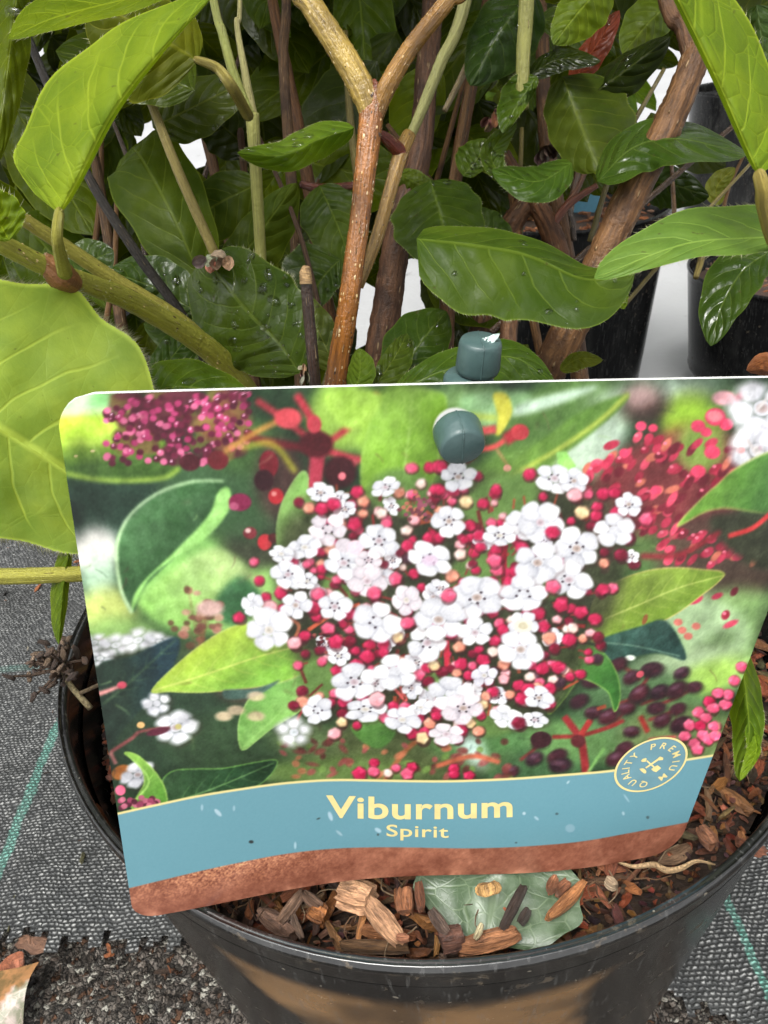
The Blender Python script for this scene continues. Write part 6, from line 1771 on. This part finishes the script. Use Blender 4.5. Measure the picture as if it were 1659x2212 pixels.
m.build('badge_lettering', M_GOLD, label, smooth=False)
m = MB()
def bl(pts):
    q = st2([(1480 + .1688 * x, 1820 + .1688 * y) for x, y in pts])
    m.add(lab(q[:, 0], q[:, 1], .00014 + .000008 * bl.k), [tuple(range(len(q)))]); bl.k += 1
bl.k = 0
bl([(795, 480), (815, 470), (925, 565), (905, 580)]); bl([(720, 480), (745, 450), (795, 435), (805, 450), (790, 490), (740, 495)]); bl([(870, 600), (930, 560), (965, 540), (1020, 585), (945, 645), (900, 630)])
bl([(960, 450), (985, 465), (800, 590), (780, 575)]); bl([(955, 455), (1000, 412), (1050, 430), (1045, 465), (990, 470)]); bl([(695, 595), (740, 585), (770, 595), (800, 625), (795, 660), (765, 662), (720, 625)])
m.build('badge_emblem', M_GOLD, label, smooth=False)

# ------------------------------------------------------------------ green peg that carries the label
def mat_peg():
    g = NG('dark_green_peg_plastic')
    geo = g.n('NewGeometry').outputs[0]
    n = g.noise(geo, 240, 4)
    g.set(Base_Color=g.mix(n, (0.022, 0.045, 0.045), (0.065, 0.115, 0.11)), Roughness=g.math('ADD', .28, g.math('MULTIPLY', n, .25)), Normal=g.bump(g.noise(geo, 700, 3), .15, .0008))
    return g.m
M_PEG = mat_peg()
hs_ = st([(983, 926)])[0]
hole = lab(hs_[0], hs_[1])
peg = empty('label_peg', tuple(hole + np.array([0, .012, -.10])))
tag(peg, 'dark green plastic peg with a round button through the label hole', 'label peg')
def drum(axis, c, prof_, seg=32, name='part', seam=True):
    """a turned piece around an axis, with its moulding seam"""
    ax = np.asarray(axis, float); ax /= np.linalg.norm(ax)
    b = np.cross(ax, [1, 0, 0]); b /= np.linalg.norm(b); a2 = np.cross(b, ax)
    V, f = [], []
    n = len(prof_)
    for k in range(seg):
        t = 2 * math.pi * k / seg
        for r, h in prof_:
            V.append(c + ax * h + r * (math.cos(t) * a2 + math.sin(t) * b))
    for k in range(seg):
        k2 = (k + 1) % seg
        for j in range(n - 1): f.append((k * n + j, k2 * n + j, k2 * n + j + 1, k * n + j + 1))
    f.append(tuple(k * n for k in range(seg))[::-1]); f.append(tuple(k * n + n - 1 for k in range(seg)))
    m = MB(); m.add(V, f)
    if seam:
        for sgn in (-1, 1):
            pts = [c + ax * h + sgn * r * .985 * b for r, h in prof_ if r > .0002]
            if len(pts) > 1: tube(m, pts, [.00014, .00014], n=20, seg=6)
        rr_, hh = prof_[-1]
        tube(m, [c + ax * hh - b * rr_ * .98, c + ax * hh + b * rr_ * .98], [.00014, .00014], n=6, seg=6)
    ob = m.build(name, M_PEG, peg)
    return ob
view = (CAM - hole); view /= np.linalg.norm(view)
axb = L_N * .62 + np.array([0, 0, -.60]) * .55 + L_N * .3
drum(axb, hole + L_N * .0006 + np.array([0, 0, .0006]), [(.0030, -.0002), (.0035, .0004), (.0036, .0012), (.0034, .0038), (.0032, .0044), (.0030, .00455)], name='button')
tube_m = MB(); tube(tube_m, [hole + L_N * .001, hole - L_N * .012], [.0022, .0022], n=6, seg=14); tube_m.build('pin', M_PEG, peg)
hc = P(1032, 792, .128)
ub = np.array([.10, -.10, 1.0])
drum(ub, hc, [(.0026, -.0052), (.0026, -.0012), (.0035, -.0007), (.0037, 0), (.0035, .0042), (.0033, .0047), (.0031, .0049)], name='head')
drum(ub, hc + np.array([-.0018, -.0008, -.0030]), [(.0040, -.0030), (.0043, -.002), (.0042, .0014), (.0038, .0020)], name='collar')
sm = MB(); tube(sm, [hc + np.array([-.001, 0, -.004]), hc + np.array([-.003, .002, -.04]), np.array([hc[0] - .006, hc[1] + .004, SOIL - .02])], [.0026, .0026, .0022], n=16, seg=12)
sm.build('stake', M_PEG, peg)
dm = MB()  # pale tab added to give the peg head its white glint
leaf_geo(dm, [(1034, 738, .1255), (1056, 736, .1245), (1080, 720, .1235)], 9, 9, col=(.6, .75, .68), nu=8, nv=4)
dm.build('glint_tab', simple('pale_glint', (.62, .75, .70), .3), peg)
# ------------------------------------------------------------------ end
